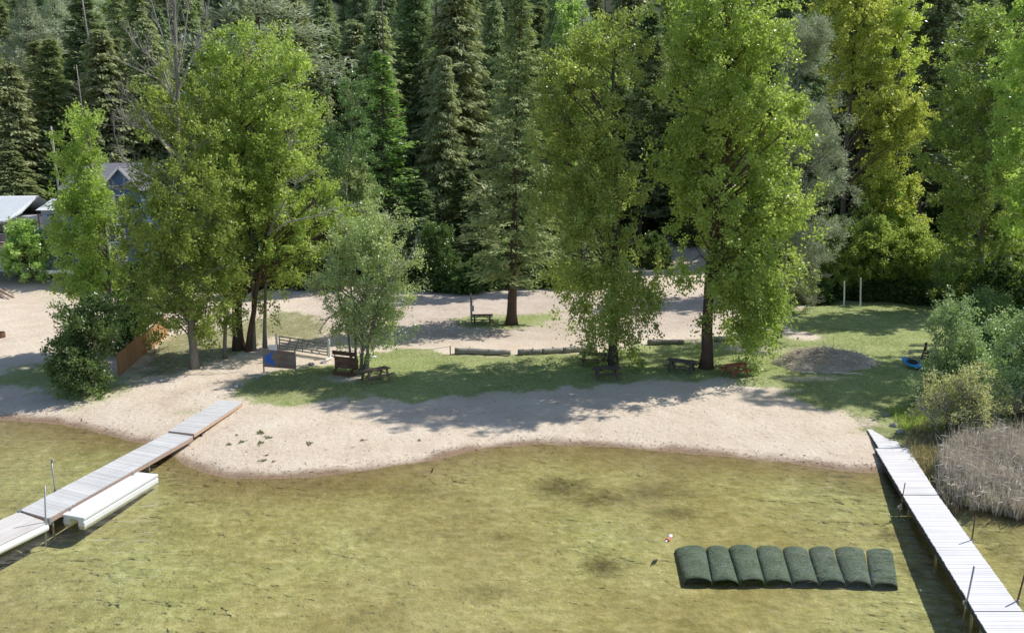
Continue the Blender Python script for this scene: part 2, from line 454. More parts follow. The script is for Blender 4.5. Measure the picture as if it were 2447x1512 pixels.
def ground_mat():
    nt = NT("ground_surface")
    pos = geo_pos(nt)
    g, wet, dirt, weed, forest, dry = [nt.attr(k) for k in ("grass", "wet", "dirt", "weed", "forest", "dry")]
    n1 = nt.noise(pos, 0.35, 5, 0.6)
    n2 = nt.noise(pos, 3.2, 6, 0.65)
    n3 = nt.noise(pos, 14.0, 5, 0.7)
    # sand
    sand = nt.ramp(nt.math("ADD", nt.math("MULTIPLY", n1, 0.6), nt.math("MULTIPLY", n2, 0.45)),
                   [(0.32, (0.53, 0.425, 0.325)), (0.52, (0.655, 0.55, 0.435)), (0.72, (0.72, 0.635, 0.525))])
    sand = nt.mix(nt.ramp(n3, [(0.60, (0, 0, 0)), (0.74, (0.55, 0.55, 0.55))]), sand, (0.25, 0.185, 0.14))
    # dirt lot and path: greyer, browner
    dcol = nt.ramp(nt.math("ADD", nt.math("MULTIPLY", n1, 0.5), nt.math("MULTIPLY", n2, 0.5)),
                   [(0.35, (0.44, 0.355, 0.29)), (0.6, (0.60, 0.51, 0.43))])
    col = nt.mix(dirt, sand, dcol)
    # grass
    gf = nt.math("ADD", nt.math("MULTIPLY", n2, 0.6), nt.math("MULTIPLY", n1, 0.5))
    gcol = nt.ramp(gf, [(0.34, (0.21, 0.26, 0.09)), (0.54, (0.40, 0.455, 0.18)), (0.72, (0.56, 0.58, 0.29))])
    dcol2 = nt.ramp(gf, [(0.36, (0.21, 0.19, 0.085)), (0.7, (0.42, 0.38, 0.21))])
    gcol = nt.mix(nt.math("MULTIPLY", dry, 1.0, True), gcol, dcol2)
    gcol = nt.mix(nt.ramp(n3, [(0.40, (0.6, 0.6, 0.6)), (0.62, (0, 0, 0))]), gcol, (0.045, 0.065, 0.018))
    gm = nt.math("ADD", g, nt.math("MULTIPLY", nt.math("SUBTRACT", n2, 0.5), 1.1))
    gm = nt.math("ADD", gm, nt.math("MULTIPLY", nt.math("SUBTRACT", n3, 0.5), 0.7))
    gm = nt.ramp(gm, [(0.36, (0, 0, 0)), (0.62, (1, 1, 1))])
    col = nt.mix(gm, col, gcol)
    # forest floor
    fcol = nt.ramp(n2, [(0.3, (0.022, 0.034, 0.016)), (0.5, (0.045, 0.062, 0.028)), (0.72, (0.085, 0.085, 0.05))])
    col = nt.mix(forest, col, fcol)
    # wet margin, then lake bed
    col = nt.mix(nt.math("MULTIPLY", wet, 0.9), col, (0.235, 0.150, 0.090))
    dep = nt.attr("depth")
    bvec = nt.n("ShaderNodeMapping", {"Vector": pos, "Scale": (0.8, 1.0, 1)}).outputs[0]
    b1 = nt.noise(bvec, 3.0, 6, 0.66, 0.4)
    b2 = nt.noise(bvec, 0.5, 4, 0.6)
    bed = nt.ramp(nt.math("ADD", nt.math("MULTIPLY", b1, 0.75), nt.math("MULTIPLY", b2, 0.35)),
                  [(0.32, (0.335, 0.285, 0.14)), (0.50, (0.475, 0.43, 0.215)), (0.68, (0.64, 0.60, 0.34))])
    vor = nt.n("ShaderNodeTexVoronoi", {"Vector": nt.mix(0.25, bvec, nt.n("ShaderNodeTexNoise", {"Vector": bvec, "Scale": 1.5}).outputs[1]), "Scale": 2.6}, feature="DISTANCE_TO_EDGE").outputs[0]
    vl = nt.ramp(vor, [(0.0, (0.45, 0.45, 0.45)), (0.09, (0, 0, 0))])  # pale caustic network painted into the bed colour
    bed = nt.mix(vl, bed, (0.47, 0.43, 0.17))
    big = nt.noise(pos, 0.085, 3, 0.5)
    bed = nt.mix(1.0, bed, nt.ramp(big, [(0.36, (0.82, 0.76, 0.72)), (0.5, (1.02, 1.0, 1.02)), (0.64, (1.06, 1.14, 1.12))]), "MULTIPLY")
    edge = nt.ramp(nt.math("ADD", dep, nt.math("MULTIPLY", nt.math("SUBTRACT", b1, 0.5), 0.10)), [(0.0, (1, 1, 1)), (0.12, (0.75, 0.75, 0.75)), (0.36, (0, 0, 0))])
    bed = nt.mix(nt.math("MULTIPLY", edge, 0.9), bed, (0.34, 0.245, 0.14))
    wm = nt.ramp(nt.math("ADD", weed, nt.math("MULTIPLY", nt.math("SUBTRACT", n2, 0.5), 1.0)), [(0.22, (0, 0, 0)), (0.95, (0.85, 0.85, 0.85))])
    bed = nt.mix(wm, bed, (0.10, 0.078, 0.034))
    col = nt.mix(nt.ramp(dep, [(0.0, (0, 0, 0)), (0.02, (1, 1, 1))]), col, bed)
    hgt = nt.math("ADD", nt.math("MULTIPLY", n2, 1.0), nt.math("MULTIPLY", n3, 0.6))
    fp = nt.n("ShaderNodeTexVoronoi", {"Vector": nt.mix(0.12, pos, nt.n("ShaderNodeTexNoise", {"Vector": pos, "Scale": 2.0}).outputs[1]), "Scale": 1.9, "Randomness": 1.0}).outputs[0]
    fpm = nt.math("MULTIPLY", nt.ramp(fp, [(0.12, (0, 0, 0)), (0.34, (1, 1, 1))]), nt.ramp(n1, [(0.38, (0.2, 0.2, 0.2)), (0.58, (1.6, 1.6, 1.6))]))
    hgt = nt.math("ADD", hgt, nt.math("MULTIPLY", fpm, 0.20))
    bmp = nt.n("ShaderNodeBump", {"Height": hgt, "Strength": 0.9, "Distance": 0.10})
    rgh = nt.math("SUBTRACT", 0.95, nt.math("MULTIPLY", wet, 0.45))
    p = nt.n("ShaderNodeBsdfPrincipled", {"Base Color": col, "Roughness": rgh, "Specular IOR Level": 0.2, "Normal": bmp.outputs[0]})
    return nt.done(p.outputs[0])


def water_mat():
    nt = NT("lake_water")
    pos = geo_pos(nt)
    v1 = nt.n("ShaderNodeMapping", {"Vector": pos, "Scale": (0.8, 1.35, 1), "Rotation": (0, 0, 0.22)}).outputs[0]
    w1 = nt.noise(v1, 2.3, 3, 0.5, 0.4)
    w2 = nt.noise(v1, 4.5, 3, 0.5, 0.3)
    calm = nt.ramp(nt.noise(pos, 0.09, 3), [(0.35, (0.35, 0.35, 0.35)), (0.65, (1, 1, 1))])
    v0 = nt.n("ShaderNodeMapping", {"Vector": pos, "Scale": (0.35, 1.3, 1), "Rotation": (0, 0, 0.3)}).outputs[0]
    w0 = nt.noise(v0, 0.9, 2, 0.5, 0.6)
    h = nt.math("MULTIPLY", nt.math("ADD", nt.math("ADD", w1, nt.math("MULTIPLY", w2, 0.18)), nt.math("MULTIPLY", w0, 1.7)), calm)
    b = nt.n("ShaderNodeBump", {"Height": h, "Strength": 0.46, "Distance": 0.24})
    fr = nt.n("ShaderNodeFresnel", {"IOR": 1.33, "Normal": b.outputs[0]}).outputs[0]
    # caustic threads imitated by a voronoi pattern in the transmission colour
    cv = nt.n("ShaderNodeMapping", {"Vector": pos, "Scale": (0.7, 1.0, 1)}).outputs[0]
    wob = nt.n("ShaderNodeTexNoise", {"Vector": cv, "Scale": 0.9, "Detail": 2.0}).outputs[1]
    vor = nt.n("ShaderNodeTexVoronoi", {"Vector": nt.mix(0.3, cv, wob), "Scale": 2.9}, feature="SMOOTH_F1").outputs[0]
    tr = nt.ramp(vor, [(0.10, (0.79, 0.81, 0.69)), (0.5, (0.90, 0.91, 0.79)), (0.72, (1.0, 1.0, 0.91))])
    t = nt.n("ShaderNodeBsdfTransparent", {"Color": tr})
    g = nt.n("ShaderNodeBsdfGlossy", {"Roughness": 0.04, "Normal": b.outputs[0]})
    mx = nt.n("ShaderNodeMixShader", {0: fr, 1: t.outputs[0], 2: g.outputs[0]})
    return nt.done(mx.outputs[0])


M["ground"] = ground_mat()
M["water"] = water_mat()


# ------------------------------------------------------------------ ground, one grid cut into named surfaces
def axis(lo, hi, flo, fhi, step, grow):
    a = list(np.arange(flo, fhi + 1e-6, step))
    s, x = step, flo
    left = []
    while x > lo:
        s = min(s * grow, 14); x -= s; left.append(x)
    s, x = step, a[-1]
    right = []
    while x < hi:
        s = min(s * grow, 14); x += s; right.append(x)
    return np.array(left[::-1] + a + right)


GX = axis(-320, 320, -48, 56, 0.36, 1.10)
GY = axis(-30, 560, 24, 98, 0.33, 1.09)
XX, YY = np.meshgrid(GX, GY)
ZZ = height(XX, YY)
SD = YY - np.interp(XX, SHX, SHY)


def poly_sd(poly_px, z=0.85):
    pts = [at_z(u, v, z) for u, v in poly_px]
    px = np.array([p.x for p in pts]); py = np.array([p.y for p in pts])
    inside = np.zeros(XX.shape, bool)
    dist = np.full(XX.shape, 1e9)
    n = len(px)
    for i in range(n):
        x0, y0, x1, y1 = px[i], py[i], px[(i + 1) % n], py[(i + 1) % n]
        c = ((y0 > YY) != (y1 > YY)) & (XX < (x1 - x0) * (YY - y0) / (y1 - y0 + 1e-12) + x0)
        inside ^= c
        t = np.clip(((XX - x0) * (x1 - x0) + (YY - y0) * (y1 - y0)) / ((x1 - x0) ** 2 + (y1 - y0) ** 2 + 1e-12), 0, 1)
        dist = np.minimum(dist, np.hypot(XX - x0 - t * (x1 - x0), YY - y0 - t * (y1 - y0)))
    return np.where(inside, dist, -dist)


LAWN = [(570, 930), (610, 960), (700, 958), (800, 950), (870, 944), (1000, 948), (1100, 934), (1300, 922), (1500, 908), (1640, 900),
        (1720, 905), (1780, 915), (1860, 938), (1950, 962), (2060, 985), (2085, 1015), (2140, 1040), (2200, 1060), (2270, 1150), (2480, 1190), (2900, 1180),
        (2900, 740), (2300, 728), (2000, 728), (1872, 752), (1872, 800), (1750, 814), (1560, 826), (1400, 846), (1230, 850),
        (1100, 850), (1000, 838), (890, 842), (800, 868), (720, 868), (700, 880), (630, 893), (600, 912)]
PATCH_B = [(660, 742), (770, 755), (795, 800), (760, 830), (660, 812), (560, 850), (440, 885), (300, 905), (330, 850), (400, 800), (560, 780)]
PATCH_C = [(-200, 885), (0, 880), (90, 862), (160, 865), (300, 885), (330, 905), (260, 940), (180, 950), (60, 915), (-200, 910)]
PATCH_D = [(1068, 768), (1130, 758), (1230, 757), (1310, 752), (1350, 748), (1300, 782), (1200, 792), (1100, 786)]
PATCH_E = [(400, 975), (470, 955), (560, 925), (600, 935), (560, 955), (480, 985)]
PATCH_F = [(60, 705), (200, 700), (230, 730), (100, 735)]
g = np.zeros(XX.shape)
rag = (fbm(XX * 0.8, YY * 0.8, 0, 31, 3) - 0.5) * 2.2
for poly, k in ((LAWN, 1.0), (PATCH_B, 0.62), (PATCH_C, 0.7), (PATCH_D, 0.72), (PATCH_E, 0.42), (PATCH_F, 0.38)):
    g = np.maximum(g, k * sstep(-2.0, 1.7, poly_sd(poly) + rag * 1.2))


def blob(u, v, ru, rv, z=0.8):
    c = at_z(u, v, z)
    a = at_z(u + ru, v, z).x - c.x
    b = abs(at_z(u, v + rv, z).y - c.y)
    return np.exp(-(((XX - c.x) / a) ** 2 + ((YY - c.y) / b) ** 2))


bare = blob(1915, 808, 50, 16) + 0.8 * blob(1800, 838, 90, 14) + 0.7 * blob(1820, 930, 120, 10) + 0.6 * blob(1940, 905, 140, 10) \
    + 0.6 * blob(760, 868, 60, 10) + 0.8 * blob(820, 905, 60, 12)
g = np.clip(g - bare, 0, 1)
dry = np.clip(0.8 * sstep(-1, 1, poly_sd(PATCH_B)) + blob(1110, 850, 160, 10) * 0.4 + blob(700, 930, 140, 30) * 0.4 + blob(2210, 1100, 80, 80) * 1.0
              + blob(1830, 940, 90, 14) * 0.5 + 0.25 * (fbm(XX * 0.12, YY * 0.12, 0, 77, 3) - 0.35), 0, 1)
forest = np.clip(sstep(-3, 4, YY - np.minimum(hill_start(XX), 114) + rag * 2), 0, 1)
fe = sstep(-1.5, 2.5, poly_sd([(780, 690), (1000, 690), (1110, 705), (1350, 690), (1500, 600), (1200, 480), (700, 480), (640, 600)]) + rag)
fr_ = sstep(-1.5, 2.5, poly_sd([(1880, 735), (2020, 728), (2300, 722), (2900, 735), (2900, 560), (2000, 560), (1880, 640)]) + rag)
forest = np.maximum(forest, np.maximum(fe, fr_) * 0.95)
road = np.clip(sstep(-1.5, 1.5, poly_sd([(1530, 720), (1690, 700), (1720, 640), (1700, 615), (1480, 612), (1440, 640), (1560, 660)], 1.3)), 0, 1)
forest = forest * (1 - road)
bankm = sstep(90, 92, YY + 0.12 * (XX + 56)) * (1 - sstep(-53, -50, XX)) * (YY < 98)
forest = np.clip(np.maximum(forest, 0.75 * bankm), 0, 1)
dirt = np.clip(sstep(1, 8, poly_sd([(660, 880), (880, 850), (1400, 850), (1870, 805), (1900, 690), (640, 690), (640, 800)])) + 0.0, 0, 1)
wet = (1 - sstep(0.15, 1.1, SD + rag * 0.45)) * (SD > -0.6)
weed = np.zeros(XX.shape)
for (u, v, ru, rv, k) in [(1340, 1160, 90, 26, 0.9), (1430, 1185, 110, 20, 0.8), (1560, 1170, 110, 24, 0.6), (1620, 1215, 70, 16, 0.75), (1440, 1325, 55, 26, 0.95),
                          (1740, 1295, 80, 10, 0.9), (1180, 1380, 90, 22, 0.55), (880, 1265, 60, 26, 0.45), (760, 1180, 200, 26, 0.42), (1000, 1175, 140, 30, 0.42),
                          (2130, 1270, 40, 14, 0.8), (2185, 1345, 30, 30, 0.7), (1990, 1180, 160, 14, 0.4), (1700, 1120, 200, 10, 0.3), (1190, 1265, 40, 12, 0.6),
                          (1060, 1260, 50, 20, 0.45), (1640, 1440, 160, 24, 0.35), (520, 1330, 130, 40, 0.35), (2140, 1150, 60, 8, 0.6), (300, 1180, 60, 16, 0.2)]:
    weed = np.maximum(weed, k * blob(u, v, ru, rv, -0.4))
depth = np.clip(-ZZ, 0, 5)

# small relief on sand
ZZ = ZZ + np.where(SD > 0.6, (fbm(XX * 1.6, YY * 1.6, 0, 51, 3) - 0.5) * 0.07, 0) * (YY < 90)
NYV, NXV = XX.shape
VID = np.arange(NYV * NXV).reshape(NYV, NXV)
F4 = np.stack([VID[:-1, :-1], VID[:-1, 1:], VID[1:, 1:], VID[1:, :-1]], -1).reshape(-1, 4)
cen = lambda A: (A[:-1, :-1] + A[:-1, 1:] + A[1:, 1:] + A[1:, :-1]).ravel() / 4
cg, cf, cd, cs, cdr = cen(g), cen(forest), cen(depth), cen(SD), cen(dirt)
cls = np.full(len(F4), 1)                # beach
cls[cdr > 0.5] = 3                       # lot
cls[(cg > 0.45)] = 2                     # lawn
cls[(cf > 0.5)] = 4                      # hillside
cls[cs < 0] = 0                          # lake bed
VALL = np.stack([XX, YY, ZZ], -1).reshape(-1, 3)
ATT = dict(grass=g, wet=wet, dirt=dirt, weed=weed, forest=forest, dry=dry, depth=depth)
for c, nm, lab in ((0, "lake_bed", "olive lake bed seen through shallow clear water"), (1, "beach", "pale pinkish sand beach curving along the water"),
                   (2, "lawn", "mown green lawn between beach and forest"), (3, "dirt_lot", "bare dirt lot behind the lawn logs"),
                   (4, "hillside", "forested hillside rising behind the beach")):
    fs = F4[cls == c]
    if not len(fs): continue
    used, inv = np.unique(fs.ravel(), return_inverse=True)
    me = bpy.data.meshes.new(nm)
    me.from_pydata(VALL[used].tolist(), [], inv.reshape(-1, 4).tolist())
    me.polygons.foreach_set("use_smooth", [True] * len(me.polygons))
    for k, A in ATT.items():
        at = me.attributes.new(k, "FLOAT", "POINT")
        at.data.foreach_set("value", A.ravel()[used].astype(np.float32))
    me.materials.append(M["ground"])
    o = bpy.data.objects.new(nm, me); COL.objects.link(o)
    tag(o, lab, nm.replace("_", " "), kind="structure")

wm = MB()
wm.add([(-320, -30, 0), (320, -30, 0), (320, 60, 0), (-320, 60, 0)], [(0, 1, 2, 3)])
tag(wm.build("lake_water", M["water"]), "clear shallow lake water with small ripples", "water", kind="structure")


# ------------------------------------------------------------------ trees
def unit(a):
    return a / np.maximum(np.linalg.norm(a, axis=-1, keepdims=True), 1e-9)


def kites(pos, axis_, nrm, ln, wd):
    a = unit(axis_)
    b = unit(np.cross(a, nrm))
    l = ln[:, None]; w = wd[:, None]
    return np.stack([pos, pos + a * l * 0.45 + b * w, pos + a * l, pos + a * l * 0.45 - b * w], 1)


def leaf_cloud(C, R, out, rng, twigs, lpt, leaf, up=0.6, droop=0.0, spread=0.13, ct=None):
    """leaves along short twigs that grow out of every clump centre"""
    n = len(C)
    ct = rng.random(n) if ct is None else ct
    K = twigs
    d = unit(out[:, None, :] * 0.55 + np.array([0, 0, up - droop]) + rng.normal(0, 0.62, (n, K, 3)))
    L = R[:, None] * rng.uniform(0.55, 1.25, (n, K))
    t = rng.random((n, K, lpt)) ** 0.8
    sag = (droop * 0.8) * (L[..., None] * t) ** 2 * 0.5
    pos = C[:, None, None, :] + d[:, :, None, :] * (L[..., None] * t)[..., None] + rng.normal(0, spread, (n, K, lpt, 3))
    pos[..., 2] -= sag
    ax = d[:, :, None, :] * 0.5 + rng.normal(0, 0.75, pos.shape) + np.array([0, 0, -0.35 * (droop > 0)])
    nr = rng.normal(0, 1, pos.shape) + np.array([0, 0, 0.6])
    tint = 0.52 * ct[:, None, None] + 0.22 * rng.random((n, K, 1)) + 0.26 * rng.random(t.shape)
    m = pos.size // 3
    s = rng.uniform(0.65, 1.25, m)
    return kites(pos.reshape(-1, 3), ax.reshape(-1, 3), nr.reshape(-1, 3), leaf[0] * s, leaf[1] * s), tint.ravel()


def trunk_tube(mb, pts, r0, r1, n=8, wob=0.0, rng=None):
    path = [Vector(p) for p in pts]
    dense = []
    for i in range(len(path) - 1):
        for k in range(3):
            dense.append(path[i].lerp(path[i + 1], k / 3))
    dense.append(path[-1])
    m = len(dense) - 1
    rad = [r0 + (r1 - r0) * (i / m) ** 0.8 for i in range(m + 1)]
    rad[0] *= 1.35
    dense[0] = dense[0] - Vector((0, 0, 0.25))
    if wob and rng is not None:
        for i in range(1, m): dense[i] = dense[i] + Vector((rng.normal(0, wob), rng.normal(0, wob), 0))
    mb.tube(dense, rad, n, 0.5)


DENS = 0.78


def broadleaf(name, label, cat, base, prof, trunk, seed, leafm, barkm, r0, n_cl, twigs=7, lpt=7, leaf=(0.26, 0.085), rc=(0.55, 1.1),
              gap=0.42, droop=0.0, droop_low=0.0, up=0.6, limb=0.5, group=None, stems=None, depthk=0.85, dead=None, inner=0.35, ngap=0.33, lobe=1.0):
    rng = np.random.default_rng(seed)
    lpt = int(lpt * 1.5 + 0.5)
    leaf = (leaf[0] * 0.8, leaf[1] * 0.8)
    B = P(*base)
    Y = B.y
    root = thing(name, label, cat, B, group=group)
    pts = [(at_depth(u, v, Y)) for u, v in trunk]
    pts[0] = B.copy()
    tp = np.array([tuple(p) for p in pts])
    zz = np.array([at_depth(l, v, Y).z for v, l, r in prof])[::-1]
    xl = np.array([at_depth(l, v, Y).x for v, l, r in prof])[::-1]
    xr = np.array([at_depth(r, v, Y).x for v, l, r in prof])[::-1]
    # lobes inside the outline, leaf clumps gathered around each lobe
    zs = np.linspace(zz[0], zz[-1], 200)
    wv = np.interp(zs, zz, xr) - np.interp(zs, zz, xl) + 0.4
    per = 8
    nl = max(6, int(n_cl * DENS / per))
    LR = rng.uniform(0.75, 1.75, nl) * (rc[0] + rc[1]) * lobe
    lz = rng.choice(zs, nl, p=wv / wv.sum()) + rng.normal(0, 0.15, nl)
    lL, lRr = np.interp(lz, zz, xl), np.interp(lz, zz, xr)
    lh = np.maximum((lRr - lL) / 2 - LR * 0.52, 0.10)
    la = rng.uniform(0, 2 * PI, nl)
    lq = inner + (1.08 - inner) * rng.random(nl) ** 0.55
    lq = lq * np.where(rng.random(nl) < 0.16, rng.random(nl), 1)
    lx = (lL + lRr) / 2 + lh * lq * np.cos(la)
    ly = Y + lh * depthk * lq * np.sin(la)
    LC = np.stack([lx, ly, lz], 1)
    lax = np.interp(lz, tp[:, 2], tp[:, 0])
    lout = unit(np.stack([lx - lax, ly - Y, np.full(nl, 0.25)], 1))
    ldr = droop + droop_low * np.clip(1 - (lz - zz[0]) / (0.5 * (zz[-1] - zz[0])), 0, 1)
    cnt = np.maximum(3, (per * (LR / LR.mean()) ** 1.6 * rng.uniform(0.7, 1.25, nl)).astype(int))
    li = np.repeat(np.arange(nl), cnt)
    n = len(li)
    dv = unit(rng.normal(0, 1, (n, 3)) + lout[li] * 0.45 + np.array([0, 0, 0.25]))
    C = LC[li] + dv * (LR[li] * rng.random(n) ** 0.45)[:, None] * np.array([1.0, 1.0, 0.8])
    C = C + lout[li] * 0.1
    R = rng.uniform(rc[0], rc[1], n) * 0.85
    x, y, z = C[:, 0], C[:, 1], C[:, 2]
    dr = ldr[li]
    C[:, 2] -= dr * rng.random(n) * LR[li] * 1.4
    ltint = rng.random(nl)
    out = unit(C - LC[li] + lout[li] * 0.5)
    ax_x = np.interp(z, tp[:, 2], tp[:, 0])
    sel = dr > 0.35
    ct = 0.6 * ltint[li] + 0.4 * rng.random(n)
    qs, ts = [], []
    if (~sel).any():
        qq, tt = leaf_cloud(C[~sel], R[~sel], out[~sel], rng, twigs, lpt, leaf, up, ct=ct[~sel]); qs.append(qq); ts.append(tt)
    if sel.any():
        qq, tt = leaf_cloud(C[sel], R[sel] * 1.3, out[sel], rng, twigs, lpt, leaf, 0.2, 1.3, ct=ct[sel]); qs.append(qq); ts.append(tt)
    # trunk and limbs
    mb = MB()
    if stems:
        for st in stems:
            sp = [at_depth(u, v, Y + dy) for (u, v, dy) in st[1]]
            sp[0].z = gz(sp[0].x, sp[0].y)
            trunk_tube(mb, sp, st[0], st[0] * 0.3, 7, 0.04, rng)
    if r0: trunk_tube(mb, pts, r0, r0 * 0.22, 9, r0 * 0.12, rng)
    lo, hi = max(tp[0, 2] + 0.8, zz[0] - 0.6), tp[-1, 2]
    for i in range(nl):
        dist = math.hypot(lx[i] - lax[i], ly[i] - Y)
        zt = lz[i] + 0.15 * dist if ldr[i] > 0.35 else lz[i] - dist * rng.uniform(0.5, 1.1) - 0.4
        zt = min(max(zt, lo), hi)
        st_ = Vector((float(np.interp(zt, tp[:, 2], tp[:, 0])), Y, zt))
        e = Vector(LC[i])
        mid = st_.lerp(e, 0.5) + Vector((rng.normal(0, 0.15), rng.normal(0, 0.15), (0.12 if ldr[i] < 0.35 else 0.3) * dist))
        br = 0.022 + 0.011 * dist
        mb.tube([st_, mid, e], [br * 1.6, br, br * 0.45], 5, 0.4 + 0.5 * rng.random(), False)
        own = np.where(li == i)[0]
        for j in own:
            if rng.random() > limb: continue
            c_ = Vector(C[j])
            mb.tube([mid.lerp(e, 0.6), e.lerp(c_, 0.5) + Vector((0, 0, 0.06)), c_], [br * 0.5, br * 0.35, br * 0.18], 3, 0.3 + 0.6 * rng.random(), False)
    mb.build("trunk", barkm, root, True)
    link_quads("crown", np.concatenate(qs), np.concatenate(ts), leafm, root)
    if dead:
        for (pa, n_b, ln, upk) in dead:
            db = MB()
            path = [at_depth(u, v, Y + dy) for (u, v, dy) in pa]
            trunk_tube2(db, path, 0.075, 0.02)
            for k in range(n_b):
                t = rng.random() ** 0.7
                i = min(int(t * (len(path) - 1)), len(path) - 2)
                st_ = path[i].lerp(path[i + 1], t * (len(path) - 1) - i)
                dv = (path[i + 1] - path[i]).normalized()
                grow_twig(db, st_, (dv * 0.6 + Vector((rng.normal(0, 0.5), rng.normal(0, 0.5), upk + rng.normal(0, 0.25)))).normalized(), ln * rng.uniform(0.5, 1.2), 0.03, rng, 2)
            db.build("dead_branch", M["dead"], root, True)
    return root


def trunk_tube2(mb, path, r0, r1):
    m = len(path) - 1
    mb.tube(path, [r0 + (r1 - r0) * i / m for i in range(m + 1)], 5, random.random(), False)


def grow_twig(mb, s, d, ln, r, rng, depth):
    pts = [s]
    p, dd = s.copy(), d.copy()
    for k in range(3):
        dd = (dd + Vector((rng.normal(0, 0.14), rng.normal(0, 0.14), rng.normal(0.06, 0.12)))).normalized()
        p = p + dd * ln / 3
        pts.append(p.copy())
    mb.tube(pts, [r, r * 0.75, r * 0.5, r * 0.25], 3, rng.random(), False)
    if depth > 0:
        for k in range(3):
            i = rng.integers(1, 4)
            nd = (dd + Vector((rng.normal(0, 0.55), rng.normal(0, 0.55), rng.normal(0.15, 0.35)))).normalized()
            grow_twig(mb, pts[i], nd, ln * rng.uniform(0.4, 0.65), r * 0.55, rng, depth - 1)


def conifer_mesh(kind, seed, H=25.0, Wd=6.5):
    """one conifer at the origin: trunk MB and crown kites"""
    rng = np.random.default_rng(seed)
    prm = dict(cedar=dict(nb=440, droop=0.55, cards=46, ln=0.55, wd=0.085, hang=1.0, z0=0.06, pw=0.62, rag=0.36),
               fir=dict(nb=400, droop=0.28, cards=46, ln=0.52, wd=0.085, hang=0.35, z0=0.10, pw=0.68, rag=0.40),
               sparse=dict(nb=210, droop=0.30, cards=44, ln=0.55, wd=0.09, hang=0.35, z0=0.20, pw=0.7, rag=0.5),
               pine=dict(nb=120, droop=-0.15, cards=70, ln=0.50, wd=0.055, hang=-0.2, z0=0.42, pw=0.45, rag=0.40),
               larch=dict(nb=200, droop=0.18, cards=34, ln=0.46, wd=0.10, hang=0.2, z0=0.12, pw=0.7, rag=0.45))[kind]
    tr = MB()
    lean = rng.normal(0, 0.15, 2)
    trunk_tube(tr, [(0, 0, 0), (lean[0] * 0.3, lean[1] * 0.3, H * 0.35), (lean[0], lean[1], H * 0.7), (0, 0, H)], 0.011 * H + 0.03, 0.03, 7)
    qs, ts = [], []
    for b in range(prm["nb"]):
        t = prm["z0"] + (1 - prm["z0"]) * (b + rng.random()) / prm["nb"]
        t = min(t ** 0.93, 0.995)
        az = rng.uniform(0, 2 * PI)
        k = (t - prm["z0"]) / (1 - prm["z0"])
        if kind == "pine":
            rr = Wd / 2 * (0.55 + 0.45 * math.sin(PI * min(k * 1.15 + 0.15, 1))) * (1 - k ** 4)
        else:
            rr = Wd / 2 * (0.06 + (1 - k) ** prm["pw"]) * min(1.0, 0.55 + k * 4)
        rr *= 1 - prm["rag"] * rng.random() + 0.12 * rng.normal()
        if rng.random() < 0.10: rr *= 1.25
        rr = max(rr, 0.22)
        s = np.array([lean[0] * t, lean[1] * t, t * H])
        d = np.array([math.cos(az), math.sin(az), 0.15 - prm["droop"] * 0.4])
        m = prm["cards"]
        f = rng.random(m) ** 0.6
        if kind == "pine": f = 1 - 0.55 * rng.random(m) ** 1.3
        pos = s + d * (f * rr)[:, None]
        pos[:, 2] -= prm["droop"] * 0.35 * rr * f ** 2
        side = np.array([-math.sin(az), math.cos(az), 0])
        spread = 0.10 + 0.28 * rr * (1 - f) * 0.6 + (0.28 if kind == "pine" else 0.06)
        pos = pos + side * (rng.normal(0, 1, m) * spread)[:, None] + np.stack([np.zeros(m), np.zeros(m), rng.normal(0, 0.10 if kind != "pine" else 0.26, m)], 1)
        ax = d * 0.8 + side * rng.normal(0, 0.7, m)[:, None] + np.array([0, 0, -prm["hang"]]) + rng.normal(0, 0.28, (m, 3))
        if kind == "pine": ax = d * 0.5 + rng.normal(0, 0.8, (m, 3)) + np.array([0, 0, 0.35])
        nr = np.array([0, 0, 1.0]) + rng.normal(0, 0.6, (m, 3))
        sz = rng.uniform(0.7, 1.35, m) * (0.65 + 0.35 * (1 - k))
        qs.append(kites(pos, ax, nr, prm["ln"] * sz, prm["wd"] * sz))
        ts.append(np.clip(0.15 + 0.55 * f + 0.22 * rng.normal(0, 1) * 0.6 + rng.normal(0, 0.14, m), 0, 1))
        if rng.random() < (0.75 if kind in ("pine", "sparse", "larch") else 0.3):
            e = s + d * rr * 0.85 + np.array([0, 0, -prm["droop"] * 0.25 * rr])
            tr.tube([s, (s + e) / 2, e], [0.05, 0.035, 0.015], 3, rng.random(), False)
    return tr, np.concatenate(qs), np.concatenate(ts)


PROTO = {}


def proto_conifer(key, kind, seed, leafm, barkm, H=25.0, Wd=6.5):
    PROTO[key] = (kind, seed, leafm, barkm, H, Wd, [None])


def place_conifer(key, x, y, H, Wd, label, name="conifer_tree", group=None, rz=None, sink=0.3):
    kind, seed, leafm, barkm, h0, w0, cell = PROTO[key]
    loc = Vector((x, y, gz(x, y) - sink))
    sc_ = (Wd / w0, Wd / w0, H / h0)
    rz = random.uniform(0, 2 * PI) if rz is None else rz
    tilt = (random.gauss(0, 0.022), random.gauss(0, 0.022), rz)
    if cell[0] is None:
        root = thing(name, label, "tree", (0, 0, 0), 0, group)
        tr, q, t = conifer_mesh(kind, seed, h0, w0)
        tr.build("trunk", barkm, root, True)
        link_quads("crown", q, t, leafm, root)
        root.location = loc; root.rotation_euler = tilt; root.scale = sc_
        cell[0] = root
        return root
    r = dup(cell[0], loc, rz, sc_, label, None, tilt)
    r.name = name
    if group: r["group"] = group
    elif "group" in r: del r["group"]
    return r


